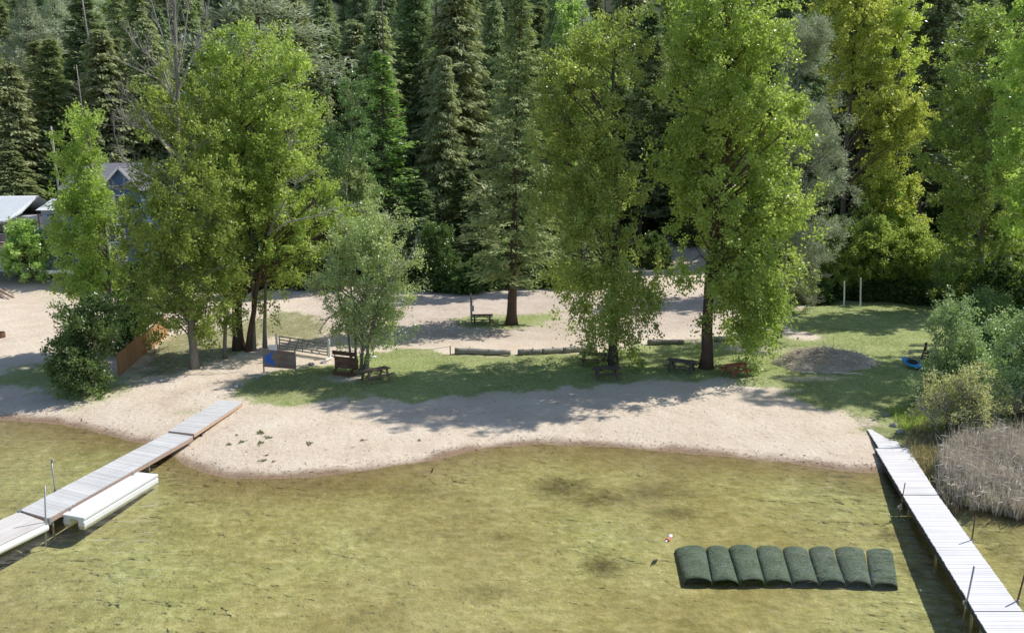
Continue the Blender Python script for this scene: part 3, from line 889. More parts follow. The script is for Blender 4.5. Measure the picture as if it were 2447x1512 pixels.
proto_conifer("cedar1", "cedar", 1, M["cedar"], M["bark_red"])
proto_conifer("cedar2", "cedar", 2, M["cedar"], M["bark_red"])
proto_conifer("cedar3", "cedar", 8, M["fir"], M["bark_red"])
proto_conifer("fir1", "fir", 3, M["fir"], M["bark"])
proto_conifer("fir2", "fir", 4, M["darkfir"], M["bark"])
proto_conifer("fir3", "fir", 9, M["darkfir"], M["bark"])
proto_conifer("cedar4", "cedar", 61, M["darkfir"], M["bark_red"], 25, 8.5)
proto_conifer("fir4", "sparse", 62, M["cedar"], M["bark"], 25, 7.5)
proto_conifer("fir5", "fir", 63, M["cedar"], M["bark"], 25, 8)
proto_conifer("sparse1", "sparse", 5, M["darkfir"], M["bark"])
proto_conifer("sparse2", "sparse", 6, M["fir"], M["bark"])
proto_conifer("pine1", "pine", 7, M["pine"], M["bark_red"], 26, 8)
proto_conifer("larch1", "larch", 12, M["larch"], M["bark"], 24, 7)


def conifer_px(key, u, Y, vtop, wpx, label, name="conifer_tree", group=None):
    top = at_depth(u, vtop, Y)
    H = top.z - gz(top.x, Y) + 0.3
    return place_conifer(key, top.x, Y, H, 1.4 * wpx * Y / FPX, label, name, group)


# -- big trees by the beach (outline rows: v, left u, right u)
broadleaf("cottonwood_tree", "slim bright green cottonwood in front of the blue house", "tree", (262, 845),
          [(302, 200, 215), (335, 172, 238), (400, 160, 250), (470, 158, 262), (520, 148, 285), (570, 155, 296), (625, 160, 300), (680, 165, 290), (722, 180, 255)],
          [(262, 845), (266, 714), (258, 600), (240, 470), (212, 320)], 101, M["cotton"], M["bark_pale"], 0.14, 560, 7, 8, (0.25, 0.085), (0.5, 1.0), 0.40, depthk=0.9)
broadleaf("cottonwood_tree", "leafy cottonwood with a bare dead grey top above its crown", "tree", (465, 880),
          [(122, 372, 398), (180, 352, 440), (260, 360, 500), (340, 342, 550), (430, 330, 560), (520, 312, 560), (600, 300, 555), (680, 330, 556), (760, 365, 548), (832, 430, 490)],
          [(465, 880), (458, 750), (446, 600), (438, 500), (430, 350), (424, 190), (414, 0), (408, -110)], 102, M["cotton"], M["bark_pale"], 0.30, 640, 8, 8, (0.27, 0.09), (0.6, 1.15), 0.42,
          dead=[([(424, 200, 0), (400, 120, -0.5), (372, 40, -0.8), (345, -60, -1)], 16, 1.7, 0.7),
                ([(424, 180, 0), (440, 90, 0.6), (452, 0, 1), (462, -90, 1)], 16, 1.7, 0.8),
                ([(428, 210, 0), (462, 130, 0.4), (490, 60, 0.5), (502, -10, 0)], 14, 1.5, 0.6),
                ([(424, 170, 0), (418, 60, -0.3), (420, -60, -0.5)], 16, 1.6, 0.8),
                ([(424, 150, 0), (404, 60, 0.6), (392, -50, 1)], 14, 1.5, 0.8),
                ([(420, 235, 0), (380, 190, -1), (335, 170, -1.5), (298, 152, -2)], 10, 1.3, 0.7),
                ([(420, 250, 0), (390, 170, 0.5), (350, 130, 0.5), (318, 105, 0.5)], 10, 1.3, 0.7),
                ([(428, 380, 0), (370, 320, -1.5), (320, 300, -2.5), (288, 282, -3)], 16, 1.5, 0.3),
                ([(430, 400, 0), (360, 300, -2), (330, 270, -2), (302, 232, -2.5)], 12, 1.4, 0.5),
                ([(436, 470, 0), (350, 420, -2.5), (310, 400, -3), (285, 362, -3), (272, 312, -3)], 10, 1.4, 0.1),
                ([(436, 480, 0), (370, 440, -2.5), (320, 430, -3.5), (285, 445, -3.5)], 14, 1.3, 0.0)])
broadleaf("cottonwood_tree", "big bright green double trunked cottonwood left of the plywood sign", "tree", (572, 835),
          [(96, 560, 600), (135, 500, 690), (175, 480, 735), (230, 470, 745), (290, 465, 770), (350, 480, 775), (430, 500, 795), (500, 530, 835), (555, 540, 852), (610, 560, 800), (660, 580, 720), (700, 600, 690)],
          [(572, 835), (566, 740), (576, 620), (570, 500), (564, 380), (575, 250), (585, 130)], 103, M["cotton"], M["bark_red"], 0.46, 880, 8, 8, (0.27, 0.09), (0.6, 1.2), 0.43,
          stems=[(0.24, [(592, 832, -0.6), (612, 700, -0.8), (640, 560, -1), (668, 420, -1), (690, 260, -1)])],
          dead=[([(640, 560, -2), (680, 480, -3.5), (715, 430, -4), (745, 410, -4)], 14, 1.2, -0.1),
                ([(668, 420, -2), (690, 350, -3.5), (706, 300, -4)], 10, 1.2, 0.1),
                ([(640, 560, -2), (690, 530, -3.5), (740, 520, -4), (800, 500, -3.5), (840, 490, -3)], 14, 1.1, 0.0)])
for k, (u, v, tr_, pr, sd, nm) in enumerate([
        (606, 838, [(606, 838), (604, 700), (600, 560), (596, 430)], [(430, 560, 640), (520, 560, 650), (600, 575, 640), (690, 590, 630), (740, 595, 622)], 104, "slender pale trunked poplar beside the thick double trunk"),
        (633, 832, [(633, 832), (634, 700), (640, 560), (648, 420)], [(420, 620, 690), (520, 610, 700), (600, 600, 700), (680, 610, 680), (760, 622, 668)], 105, "pale trunked poplar with hanging leaves directly behind the plywood sign"),
        (538, 856, [(538, 856), (537, 760), (540, 640), (545, 520)], [(520, 510, 580), (600, 500, 570), (680, 510, 570), (740, 520, 556)], 106, "thin short poplar trunk left of the double trunked cottonwood")]):
    broadleaf("poplar_tree", nm, "tree", (u, v), pr, tr_, sd, M["cotton"], M["bark_pale"], 0.17, 130, 6, 7, (0.24, 0.08), (0.45, 0.9), 0.42, droop_low=0.9)
broadleaf("alder_tree", "grey green many stemmed alder beside the tipped picnic table", "tree", (862, 884),
          [(502, 885, 905), (540, 850, 935), (600, 795, 960), (650, 765, 985), (700, 765, 998), (750, 795, 970), (800, 812, 935), (845, 832, 905)],
          [(862, 884), (872, 760), (880, 640), (895, 520)], 107, M["alder"], M["bark_pale"], 0.0, 620, 6, 7, (0.19, 0.07), (0.5, 0.95), 0.40, limb=1.0, ngap=0.6,
          stems=[(0.10, [(845, 884, 0), (828, 780, -0.4), (800, 680, -0.8), (785, 610, -1)]), (0.11, [(852, 886, 0.2), (848, 760, 0.3), (835, 640, 0.5), (830, 560, 0.6)]),
                 (0.12, [(862, 886, -0.2), (868, 760, 0), (884, 630, 0.1), (896, 520, 0.1)]), (0.10, [(868, 882, 0.3), (892, 780, 0.4), (930, 680, 0.8), (950, 620, 1)]),
                 (0.13, [(874, 878, -0.3), (884, 800, -0.5), (905, 720, -1), (960, 640, -1.6)])],
          dead=[([(800, 700, -0.8), (770, 690, -1.2), (740, 700, -1.5)], 9, 0.9, 0.2), ([(840, 620, 0.5), (835, 570, 0.4), (815, 530, 0.3)], 9, 0.9, 0.4),
                ([(905, 700, -1), (950, 640, -1.5), (985, 610, -1.8)], 10, 1.0, 0.3), ([(895, 590, 0), (920, 550, 0), (945, 530, 0)], 9, 0.9, 0.4),
                ([(815, 740, -0.8), (785, 760, -1.2), (762, 790, -1.4)], 8, 0.8, 0.0)])
broadleaf("cottonwood_tree", "drooping cottonwood whose branches hang to the dirt lot", "tree", (1465, 872),
          [(55, 1478, 1496), (90, 1445, 1525), (150, 1345, 1530), (215, 1255, 1505), (280, 1260, 1490), (340, 1290, 1505), (430, 1290, 1535), (520, 1275, 1560), (600, 1305, 1575), (680, 1360, 1570), (740, 1368, 1550), (800, 1378, 1528), (835, 1425, 1510)],
          [(1465, 872), (1466, 740), (1470, 600), (1472, 430), (1462, 260), (1470, 100)], 108, M["olive"], M["bark"], 0.36, 960, 8, 8, (0.25, 0.085), (0.6, 1.15), 0.44, droop_low=1.1, up=0.45)
broadleaf("cottonwood_tree", "tallest bright green cottonwood behind the red picnic table", "tree", (1687, 880),
          [(-120, 1670, 1780), (-40, 1610, 1840), (30, 1590, 1860), (100, 1588, 1875), (180, 1615, 1880), (235, 1600, 1930), (300, 1595, 1930), (380, 1600, 1900), (450, 1605, 1915), (540, 1612, 1895), (620, 1612, 1870), (650, 1615, 1865), (695, 1645, 1855), (735, 1725, 1835)],
          [(1687, 880), (1690, 760), (1700, 600), (1720, 450), (1745, 300), (1740, 100), (1735, -80)], 109, M["cotton"], M["bark_red"], 0.45, 1380, 8, 8, (0.28, 0.095), (0.65, 1.25), 0.43, droop_low=0.5)
broadleaf("pine_tree", "grey green ponderosa pine behind the tallest cottonwood", "tree", (1862, 806),
          [(40, 1890, 1930), (120, 1880, 1960), (220, 1870, 1995), (320, 1850, 2010), (430, 1835, 2030), (520, 1840, 2030), (600, 1850, 2010), (660, 1865, 1960)],
          [(1862, 806), (1866, 730), (1880, 560), (1900, 320), (1910, 40)], 110, M["pine"], M["bark_pale"], 0.22, 430, 9, 9, (0.38, 0.035), (0.5, 0.95), 0.44, limb=0.8,
          dead=[([(1866, 700, 0), (1900, 690, -1), (1950, 730, -2)], 14, 1.1, 0.0), ([(1868, 680, 0), (1920, 650, -1), (1965, 660, -2)], 14, 1.1, 0.1), ([(1864, 740, 0), (1890, 745, -1), (1915, 745, -1.5)], 7, 0.8, 0)])
broadleaf("cottonwood_tree", "tall yellow green cottonwood behind the grey pine", "tree", (2005, 692),
          [(-90, 1990, 2110), (-20, 1960, 2130), (40, 1948, 2135), (110, 1950, 2110), (170, 1965, 2110), (240, 1990, 2130), (275, 2000, 2232), (330, 2025, 2210), (400, 2030, 2195), (480, 2050, 2195), (540, 2070, 2190), (590, 2080, 2140)],
          [(2005, 692), (2012, 520), (2025, 330), (2040, 150), (2050, -60)], 111, M["yellow"], M["bark"], 0.38, 900, 8, 8, (0.34, 0.12), (0.7, 1.35), 0.42,
          stems=[(0.14, [(2028, 692, 1), (2060, 330, 1), (2110, 160, 1), (2170, 60, 1)])])
broadleaf("aspen_tree", "small yellow green tree top leaning out right of the yellow cottonwood", "tree", (2150, 690),
          [(-60, 2150, 2200), (20, 2110, 2205), (90, 2105, 2190), (150, 2120, 2200), (200, 2120, 2180)], [(2150, 690), (2140, 400), (2150, 180), (2165, 0)], 112, M["yellow"], M["bark_pale"], 0.14, 170, 7, 7, (0.32, 0.11), (0.6, 1.1), 0.42)
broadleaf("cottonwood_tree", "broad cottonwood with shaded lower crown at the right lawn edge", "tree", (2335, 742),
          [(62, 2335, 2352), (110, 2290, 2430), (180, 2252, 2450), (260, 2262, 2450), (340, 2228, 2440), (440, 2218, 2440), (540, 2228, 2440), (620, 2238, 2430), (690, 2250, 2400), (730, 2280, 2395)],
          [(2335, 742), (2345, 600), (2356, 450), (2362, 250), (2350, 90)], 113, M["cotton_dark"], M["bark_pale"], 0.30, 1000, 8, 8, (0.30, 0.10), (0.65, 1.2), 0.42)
broadleaf("cottonwood_tree", "bright green cottonwood cut by the right picture edge", "tree", (2552, 846),
          [(-170, 2490, 2640), (-60, 2430, 2680), (60, 2412, 2700), (200, 2425, 2710), (320, 2405, 2715), (440, 2412, 2720), (540, 2430, 2700), (610, 2470, 2660)],
          [(2552, 846), (2556, 500), (2562, 200), (2560, -140)], 114, M["cotton"], M["bark_pale"], 0.42, 1150, 8, 8, (0.28, 0.095), (0.65, 1.2), 0.42)
broadleaf("poplar_tree", "bright light green poplar top rising behind the drooping cottonwood", "tree", (1395, 690),
          [(15, 1365, 1385), (60, 1345, 1420), (120, 1335, 1455), (180, 1340, 1460), (260, 1340, 1450), (360, 1345, 1440), (480, 1350, 1440)],
          [(1395, 690), (1395, 400), (1385, 60)], 115, M["maple"], M["bark_pale"], 0.22, 420, 8, 7, (0.36, 0.125), (0.6, 1.1), 0.40, up=1.1)
broadleaf("birch_tree", "mid green birch left of the light green larch", "tree", (835, 690),
          [(205, 825, 850), (250, 790, 880), (320, 760, 900), (400, 760, 905), (480, 780, 900), (560, 790, 890)],
          [(835, 690), (838, 450), (840, 230)], 116, M["shrub"], M["bark_pale"], 0.16, 380, 7, 7, (0.30, 0.10), (0.6, 1.1), 0.42)
broadleaf("willow_tree", "pale leaved willow below the birch at the forest edge", "tree", (850, 695),
          [(380, 800, 840), (420, 770, 890), (480, 775, 900), (540, 800, 880)], [(850, 695), (845, 520), (830, 400)], 117, M["alder"], M["bark"], 0.12, 150, 6, 7, (0.28, 0.09), (0.5, 0.95), 0.44)

# big fir standing in the dirt lot
fb = P(1222, 775)
ft = at_depth(1248, -28, fb.y)
firt = thing("fir_tree", "large dark fir with thick bare lower trunk in the dirt lot", "tree", fb)
_rng = np.random.default_rng(40)
trm, q_, t_ = conifer_mesh("fir", 40, ft.z - fb.z, 10.5)
qm = q_.mean(1)
keepm = (qm[:, 2] > 3.1 + 1.5 * _rng.random(len(qm)))
q_, t_ = q_[keepm], t_[keepm]
bz = Vector(fb)
lean = (ft.x - fb.x) / (ft.z - fb.z)
q_[..., 0] += q_[..., 2] * lean
trm.v = [(a + c * lean + bz.x, b + bz.y, c + bz.z) for a, b, c in trm.v]
trm2 = MB()
trunk_tube(trm2, [fb, fb + Vector((0.1, 0, 3)), fb + Vector((0.3, 0, 9))], 0.52, 0.32, 10)
trm.add(trm2.v, trm2.f)
trm.build("trunk", M["bark_red"], firt, True)
link_quads("crown", q_ + np.array(bz), t_, M["fir"], firt)

# -- conifers at the forest edge, each read off the photograph
EDGE = [
    ("cedar1", 12, 113, 150, 150, "olive cedar cut by the left picture edge above the metal roof"),
    ("fir1", 88, 117, 92, 135, "grey green fir standing behind the leftmost utility pole"),
    ("cedar2", 246, 119, 70, 150, "dense olive cedar behind the slim cottonwood"),
    ("cedar1", 352, 123, 45, 135, "brownish olive cedar behind the dead cottonwood top"),
    ("fir2", 180, 132, -30, 130, "dark tall fir between the grey fir and the olive cedar"),
    ("pine1", 625, 116, -95, 300, "wide grey green pine above the double trunked cottonwood"),
    ("cedar1", 718, 122, -30, 150, "tall grey cedar right of the wide pine"),
    ("cedar2", 762, 112, 165, 130, "short grey cedar directly right of the double trunked cottonwood"),
    ("cedar1", 886, 121, 25, 150, "brownish cedar behind the light green larch"),
    ("fir2", 985, 128, -70, 150, "dark fir right of the light green larch"),
    ("cedar2", 1056, 111, 132, 120, "pale grey cedar in front of the taller grey cedar"),
    ("cedar1", 1092, 118, -75, 200, "tallest grey cedar at the middle of the forest edge"),
    ("cedar3", 1165, 126, 0, 120, "green fir between the tallest cedar and the large fir"),
    ("cedar3", 1325, 128, -40, 110, "narrow grey fir behind the light green poplar top"),
    ("sparse1", 2246, 108, -170, 190, "thin fir with a long bare trunk left of the right lawn edge"),
    ("fir2", 2180, 124, -90, 140, "dark fir behind the yellow green cottonwood"),
    ("sparse2", 2325, 122, -80, 170, "sparse fir above the broad right cottonwood"),
    ("fir1", 2425, 120, -40, 150, "green fir at the upper right picture corner"),
    ("sparse1", 1935, 118, -60, 130, "dark fir behind the grey ponderosa pine"),
    ("fir3", 1000, 104, 430, 110, "small dark fir under the pale grey cedar"),
    ("fir2", 950, 100, 470, 90, "small dark fir below the light green larch"),
    ("fir3", 1115, 106, 400, 110, "small dark fir left of the large fir in the lot"),
    ("cedar3", 30, 108, 360, 140, "low bushy cedar behind the metal roof"),
    ("fir3", 410, 84, 560, 110, "low dark fir behind the wooden fence"),
    ("cedar4", 1005, 98, 520, 130, "low dark conifer at the lot edge right of the alder"),
    ("fir5", 1145, 99, 470, 120, "olive conifer at the lot edge left of the large fir"),
    ("cedar4", 1310, 97, 470, 130, "dark conifer at the lot edge right of the large fir"),
    ("cedar3", 1385, 96, 540, 120, "short dull conifer at the lot edge behind the drooping cottonwood"),
    ("fir5", 505, 96, 430, 130, "olive conifer behind the double trunked cottonwood"),
    ("cedar3", 2440, 106, 260, 130, "dull green fir between the two right edge cottonwoods"),
    ("cedar1", 2480, 98, 380, 130, "low olive cedar behind the right edge cottonwood"),
    ("cedar2", 372, 80, 650, 70, "small light green cedar at the far end of the wooden fence"),
]
for key, u, Y, vt, w, lab in EDGE:
    conifer_px(key, u, Y, vt, w, lab)
lar = conifer_px("larch1", 915, 104, 125, 165, "light green larch with bare gaps between its branch tiers", "larch_tree")

# snags
sn = at_depth(911, -40, 112)
s0 = gz(sn.x, 112)
sm = MB()
trunk_tube(sm, [(sn.x, 112, s0), (sn.x - 0.1, 112, s0 + 8), (sn.x + 0.1, 112, (s0 + sn.z) / 2), (sn.x, 112, sn.z)], 0.2, 0.1, 7)
for k in range(9):
    z = s0 + 10 + k * 2.0
    a = random.uniform(0, 2 * PI)
    sm.tube([(sn.x, 112, z), (sn.x + math.cos(a) * 1.4, 112 + math.sin(a) * 0.6, z + random.uniform(-0.3, 0.4))], [0.04, 0.015], 4, 0.6, False)
tag(sm.build("dead_tree", M["bark"], None, True, (sn.x, 112, s0)), "tall dead grey trunk rising above the light green larch", "dead tree")
sd_ = at_depth(188, 155, 108)
s0 = gz(sd_.x, 108)
sm = MB()
_r = np.random.default_rng(5)
trunk_tube(sm, [(sd_.x + 0.4, 108, s0), (sd_.x + 0.2, 108, (s0 + sd_.z) / 2), (sd_.x - 0.3, 108, sd_.z)], 0.12, 0.05, 6)
for k in range(14):
    t = 0.55 + 0.4 * k / 14
    p0 = Vector((sd_.x + 0.2 - 0.4 * t, 108, s0 + (sd_.z - s0) * t))
    grow_twig(sm, p0, Vector((_r.normal(0, 1), _r.normal(0, 0.6), 0.3)).normalized(), 1.5, 0.03, _r, 1)
tag(sm.build("dead_tree", M["dead"], None, True, (sd_.x, 108, s0)), "small bleached dead tree left of the olive cedar", "dead tree")

# -- bare grey snags between the hillside conifers
_r2 = np.random.default_rng(55)
for (u, Y, vt, lab) in ((205, 128, -40, "thin bare pale trunk between dark firs at the upper left"), (655, 130, -60, "bare dead trunk beside the wide grey green pine"),
                        (1452, 140, -80, "left of three bare trunks behind the drooping cottonwood"), (1487, 142, -80, "middle of three bare trunks behind the drooping cottonwood"),
                        (1522, 140, -80, "right of three bare trunks behind the drooping cottonwood")):
    t = at_depth(u, vt, Y); z0 = gz(t.x, Y)
    sm = MB()
    trunk_tube(sm, [(t.x, Y, z0), (t.x + _r2.normal(0, 0.2), Y, (z0 + t.z) / 2), (t.x + _r2.normal(0, 0.3), Y, t.z)], 0.24, 0.10, 7)
    for k in range(10):
        z = z0 + (t.z - z0) * (0.35 + 0.06 * k)
        a = _r2.uniform(0, 2 * PI)
        sm.tube([(t.x, Y, z), (t.x + math.cos(a) * 1.3, Y + math.sin(a) * 0.6, z + _r2.uniform(-0.4, 0.3))], [0.04, 0.012], 4, 0.5, False)
    tag(sm.build("dead_tree", M["dead"] if u < 700 else M["bark"], None, True, (t.x, Y, z0)), lab, "dead tree")

# -- backfill on the hillside
bf = random.Random(3)
LABELS = dict(cedar1="olive grey cedar in the crowded hillside forest", cedar2="olive grey cedar in the crowded hillside forest", cedar3="dull green conifer in the crowded hillside forest",
              fir1="dull green conifer in the crowded hillside forest", fir2="dark green fir in the crowded hillside forest", fir3="dark green fir in the crowded hillside forest", cedar4="dark green fir in the crowded hillside forest", fir5="olive grey cedar in the crowded hillside forest", fir4="olive grey cedar in the crowded hillside forest",
              sparse1="sparse dark fir with visible trunk in the hillside forest", sparse2="sparse dark fir with visible trunk in the hillside forest", pine1="clumpy grey green pine in the hillside forest")
GROUPS = dict(cedar1="cedars on the hillside", cedar2="cedars on the hillside", cedar3="dull green conifers on the hillside", fir1="dull green conifers on the hillside", fir2="dark firs on the hillside", fir3="dark firs on the hillside", cedar4="dark firs on the hillside", fir5="cedars on the hillside", fir4="cedars on the hillside",
              sparse1="sparse firs on the hillside", sparse2="sparse firs on the hillside", pine1="pines on the hillside")
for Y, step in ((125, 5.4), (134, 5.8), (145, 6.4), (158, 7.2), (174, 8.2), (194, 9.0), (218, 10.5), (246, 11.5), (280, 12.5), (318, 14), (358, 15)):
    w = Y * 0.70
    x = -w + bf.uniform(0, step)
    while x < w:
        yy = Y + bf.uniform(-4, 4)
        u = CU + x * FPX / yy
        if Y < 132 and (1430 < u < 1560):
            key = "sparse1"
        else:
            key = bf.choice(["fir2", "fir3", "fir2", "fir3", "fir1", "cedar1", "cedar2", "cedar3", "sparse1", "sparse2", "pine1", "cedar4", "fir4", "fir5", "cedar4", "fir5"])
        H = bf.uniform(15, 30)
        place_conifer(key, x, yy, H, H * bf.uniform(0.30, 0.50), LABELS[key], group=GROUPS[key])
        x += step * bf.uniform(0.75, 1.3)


# ------------------------------------------------------------------ shrubs
def shrub(name, label, base, prof, seed, mat, n, leaf=(0.2, 0.075), rc=(0.35, 0.75), stems=5, gap=0.36, up=0.6, group=None, twigs=7, lpt=7, dead=None, bark="bark", limb=0.5, ngap=0.6):
    rs = random.Random(seed)
    u0, v0 = base
    v1 = prof[0][0]
    st = []
    for k in range(stems):
        l, r = prof[len(prof) // 2][1:]
        ut = l + (r - l) * (k + 0.5) / stems
        st.append((0.05, [(u0 + (ut - u0) * 0.15, v0, 0), (u0 + (ut - u0) * 0.5, v0 + (v1 - v0) * 0.35, rs.uniform(-0.3, 0.3)), (ut, v0 + (v1 - v0) * 0.75, rs.uniform(-0.6, 0.6))]))
    return broadleaf(name, label, "shrub", base, prof, [base, ((prof[0][1] + prof[0][2]) / 2, v1)], seed, mat, M[bark], 0.0, n, twigs, lpt, leaf, rc, gap, up=up, stems=st, limb=limb, group=group, dead=dead, inner=0.2, ngap=ngap)


shrub("shrub", "pale silvery green shrub hiding the right half of the kayak rack", (2268, 962), [(752, 2268, 2285), (790, 2240, 2325), (850, 2232, 2350), (890, 2215, 2362), (925, 2190, 2362), (950, 2192, 2340), (965, 2210, 2320)], 201, M["shrub_pale"], 420, (0.17, 0.07), (0.35, 0.7))
shrub("shrub", "mid green shrub behind the silvery shrub under the right cottonwood", (2372, 885), [(735, 2340, 2395), (780, 2325, 2415), (850, 2325, 2410), (885, 2340, 2400)], 202, M["shrub"], 300, (0.2, 0.08), (0.4, 0.8))
shrub("shrub", "large silvery shrub at the right picture edge above the cattails", (2440, 1005), [(785, 2428, 2460), (830, 2395, 2495), (900, 2372, 2525), (960, 2375, 2535), (1005, 2390, 2525)], 203, M["shrub_pale"], 460, (0.17, 0.07), (0.35, 0.75))
shrub("shrub", "feathery pale yellow shrub with bare grey stems left of the cattails", (2285, 1040), [(918, 2290, 2330), (940, 2240, 2350), (965, 2205, 2362), (1000, 2215, 2355), (1022, 2245, 2340)], 204, M["tamarisk"], 190, (0.17, 0.05), (0.3, 0.6), 8, 0.42, up=0.9,
      dead=[([(2280, 1040, -0.3), (2255, 985, -0.6), (2235, 940, -0.8)], 14, 0.8, 0.5), ([(2250, 1045, -0.4), (2225, 1000, -0.7), (2200, 970, -0.8)], 9, 0.6, 0.6), ([(2300, 1040, -0.3), (2310, 980, -0.5), (2300, 930, -0.5)], 16, 0.8, 0.5),
            ([(2330, 1035, -0.3), (2345, 990, -0.5), (2330, 950, -0.5)], 10, 0.7, 0.5)])
shrub("shrub", "pale yellow shrub behind the cattails at the right picture edge", (2425, 1030), [(948, 2395, 2460), (975, 2375, 2500), (1010, 2390, 2510), (1030, 2400, 2500)], 205, M["tamarisk"], 130, (0.16, 0.05), (0.3, 0.55), 6, 0.42, up=0.9,
      dead=[([(2400, 1035, -0.4), (2370, 1010, -0.8), (2345, 1000, -1)], 14, 0.9, 0.2), ([(2440, 1035, -0.3), (2425, 990, -0.6), (2440, 950, -0.6)], 10, 0.7, 0.5)])
shrub("shrub", "large dark green shrub in front of the slim cottonwood trunk", (222, 942), [(760, 200, 252), (795, 175, 258), (840, 160, 248), (890, 155, 240), (930, 165, 236), (945, 185, 232)], 206, M["shrub"], 370, (0.22, 0.08), (0.45, 0.85))
shrub("shrub", "dark green bush behind the near end of the wooden fence", (296, 842), [(735, 290, 345), (780, 268, 352), (810, 268, 335), (835, 270, 315)], 207, M["shrub"], 260, (0.22, 0.08), (0.45, 0.8))
shrub("shrub", "round light green maple bush in front of the white house", (75, 672), [(556, 38, 70), (585, 22, 105), (625, 16, 122), (655, 32, 120), (672, 60, 110)], 208, M["maple"], 300, (0.34, 0.14), (0.45, 0.8), up=0.4)
shrub("shrub", "drooping yellow green young tree left of the two white posts", (1990, 712), [(535, 1965, 2010), (580, 1930, 2045), (630, 1915, 2055), (675, 1945, 2030)], 209, M["cotton"], 520, (0.28, 0.1), (0.5, 0.9))
shrub("shrub", "yellow green young tree above the two white posts", (2085, 712), [(555, 2060, 2120), (590, 2025, 2150), (635, 2015, 2155), (668, 2035, 2120)], 210, M["cotton"], 520, (0.28, 0.1), (0.5, 0.9))
shrub("shrub", "dark leafy young tree right of the yellow cottonwood trunk", (2110, 690), [(455, 2090, 2130), (500, 2060, 2170), (560, 2055, 2180), (620, 2060, 2190), (670, 2080, 2180)], 211, M["cotton"], 700, (0.3, 0.1), (0.6, 1.0))
shrub("shrub", "bright yellow green shrub at the back right corner of the lawn", (2180, 715), [(560, 2165, 2205), (600, 2140, 2235), (650, 2140, 2240), (690, 2160, 2220)], 215, M["cotton"], 420, (0.28, 0.1), (0.5, 0.9))
shrub("shrub", "silvery dry twigged bush at the foot of the grey pine", (1880, 745), [(640, 1885, 1920), (670, 1870, 1945), (710, 1865, 1940), (740, 1870, 1910)], 212, M["alder"], 120, (0.22, 0.08), (0.4, 0.7), dead=[([(1880, 740, 0), (1920, 700, -1), (1960, 720, -1.5)], 12, 0.9, 0)])
shrub("shrub", "young dark spruce like bush at the right lawn edge", (2265, 728), [(640, 2255, 2275), (670, 2240, 2290), (700, 2228, 2300), (725, 2235, 2295)], 213, M["fir"], 160, (0.3, 0.07), (0.4, 0.7))
shrub("shrub", "small leafy bush below the bank right of the light green larch", (1030, 690), [(560, 1020, 1060), (600, 990, 1090), (650, 985, 1100), (690, 1000, 1090)], 214, M["under"], 320, (0.3, 0.1), (0.5, 0.9))

# dark undergrowth shrubs along the forest edge
ug = random.Random(9)
first = None
UG = [(640, 690), (690, 680), (740, 690), (780, 692), (940, 692), (985, 690), (1060, 694), (1110, 700), (1160, 690), (1230, 672), (1290, 684), (1340, 680), (1400, 672), (1460, 660), (1780, 690), (1830, 708), (1900, 720),
      (1940, 722), (2020, 712), (2060, 716), (2110, 716), (2150, 720), (2190, 722), (2225, 724), (2300, 735), (2380, 760), (2430, 770), (2480, 780), (320, 700), (360, 700), (430, 690), (480, 690), (520, 690), (570, 690), (1560, 640), (1650, 610), (1740, 640), (1800, 640),
      (1960, 650), (2200, 660), (2260, 660), (2330, 670), (2420, 690)]
UGP = [P(u, v) for u, v in UG]
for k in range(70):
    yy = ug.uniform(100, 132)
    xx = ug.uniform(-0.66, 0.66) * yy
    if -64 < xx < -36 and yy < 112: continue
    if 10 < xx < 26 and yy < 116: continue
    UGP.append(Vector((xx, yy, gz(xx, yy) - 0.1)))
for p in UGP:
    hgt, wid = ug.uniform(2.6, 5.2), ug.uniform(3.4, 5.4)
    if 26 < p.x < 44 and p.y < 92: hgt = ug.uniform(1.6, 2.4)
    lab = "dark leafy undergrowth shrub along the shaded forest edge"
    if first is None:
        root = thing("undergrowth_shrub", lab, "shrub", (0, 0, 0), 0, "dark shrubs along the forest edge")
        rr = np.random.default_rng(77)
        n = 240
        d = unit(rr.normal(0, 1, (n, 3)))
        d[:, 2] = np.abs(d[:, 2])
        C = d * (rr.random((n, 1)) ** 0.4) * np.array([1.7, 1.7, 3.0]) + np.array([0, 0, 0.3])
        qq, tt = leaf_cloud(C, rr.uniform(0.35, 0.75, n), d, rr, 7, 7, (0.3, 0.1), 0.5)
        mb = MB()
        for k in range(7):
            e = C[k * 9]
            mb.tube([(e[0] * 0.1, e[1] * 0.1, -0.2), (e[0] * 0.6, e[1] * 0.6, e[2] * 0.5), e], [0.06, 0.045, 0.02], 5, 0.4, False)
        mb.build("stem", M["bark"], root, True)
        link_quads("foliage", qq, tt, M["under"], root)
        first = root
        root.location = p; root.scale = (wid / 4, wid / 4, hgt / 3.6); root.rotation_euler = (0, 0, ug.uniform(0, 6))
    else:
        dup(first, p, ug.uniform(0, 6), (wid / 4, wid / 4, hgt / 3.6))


# ------------------------------------------------------------------ docks
def lerp2(a, b, t):
    return a + (b - a) * t


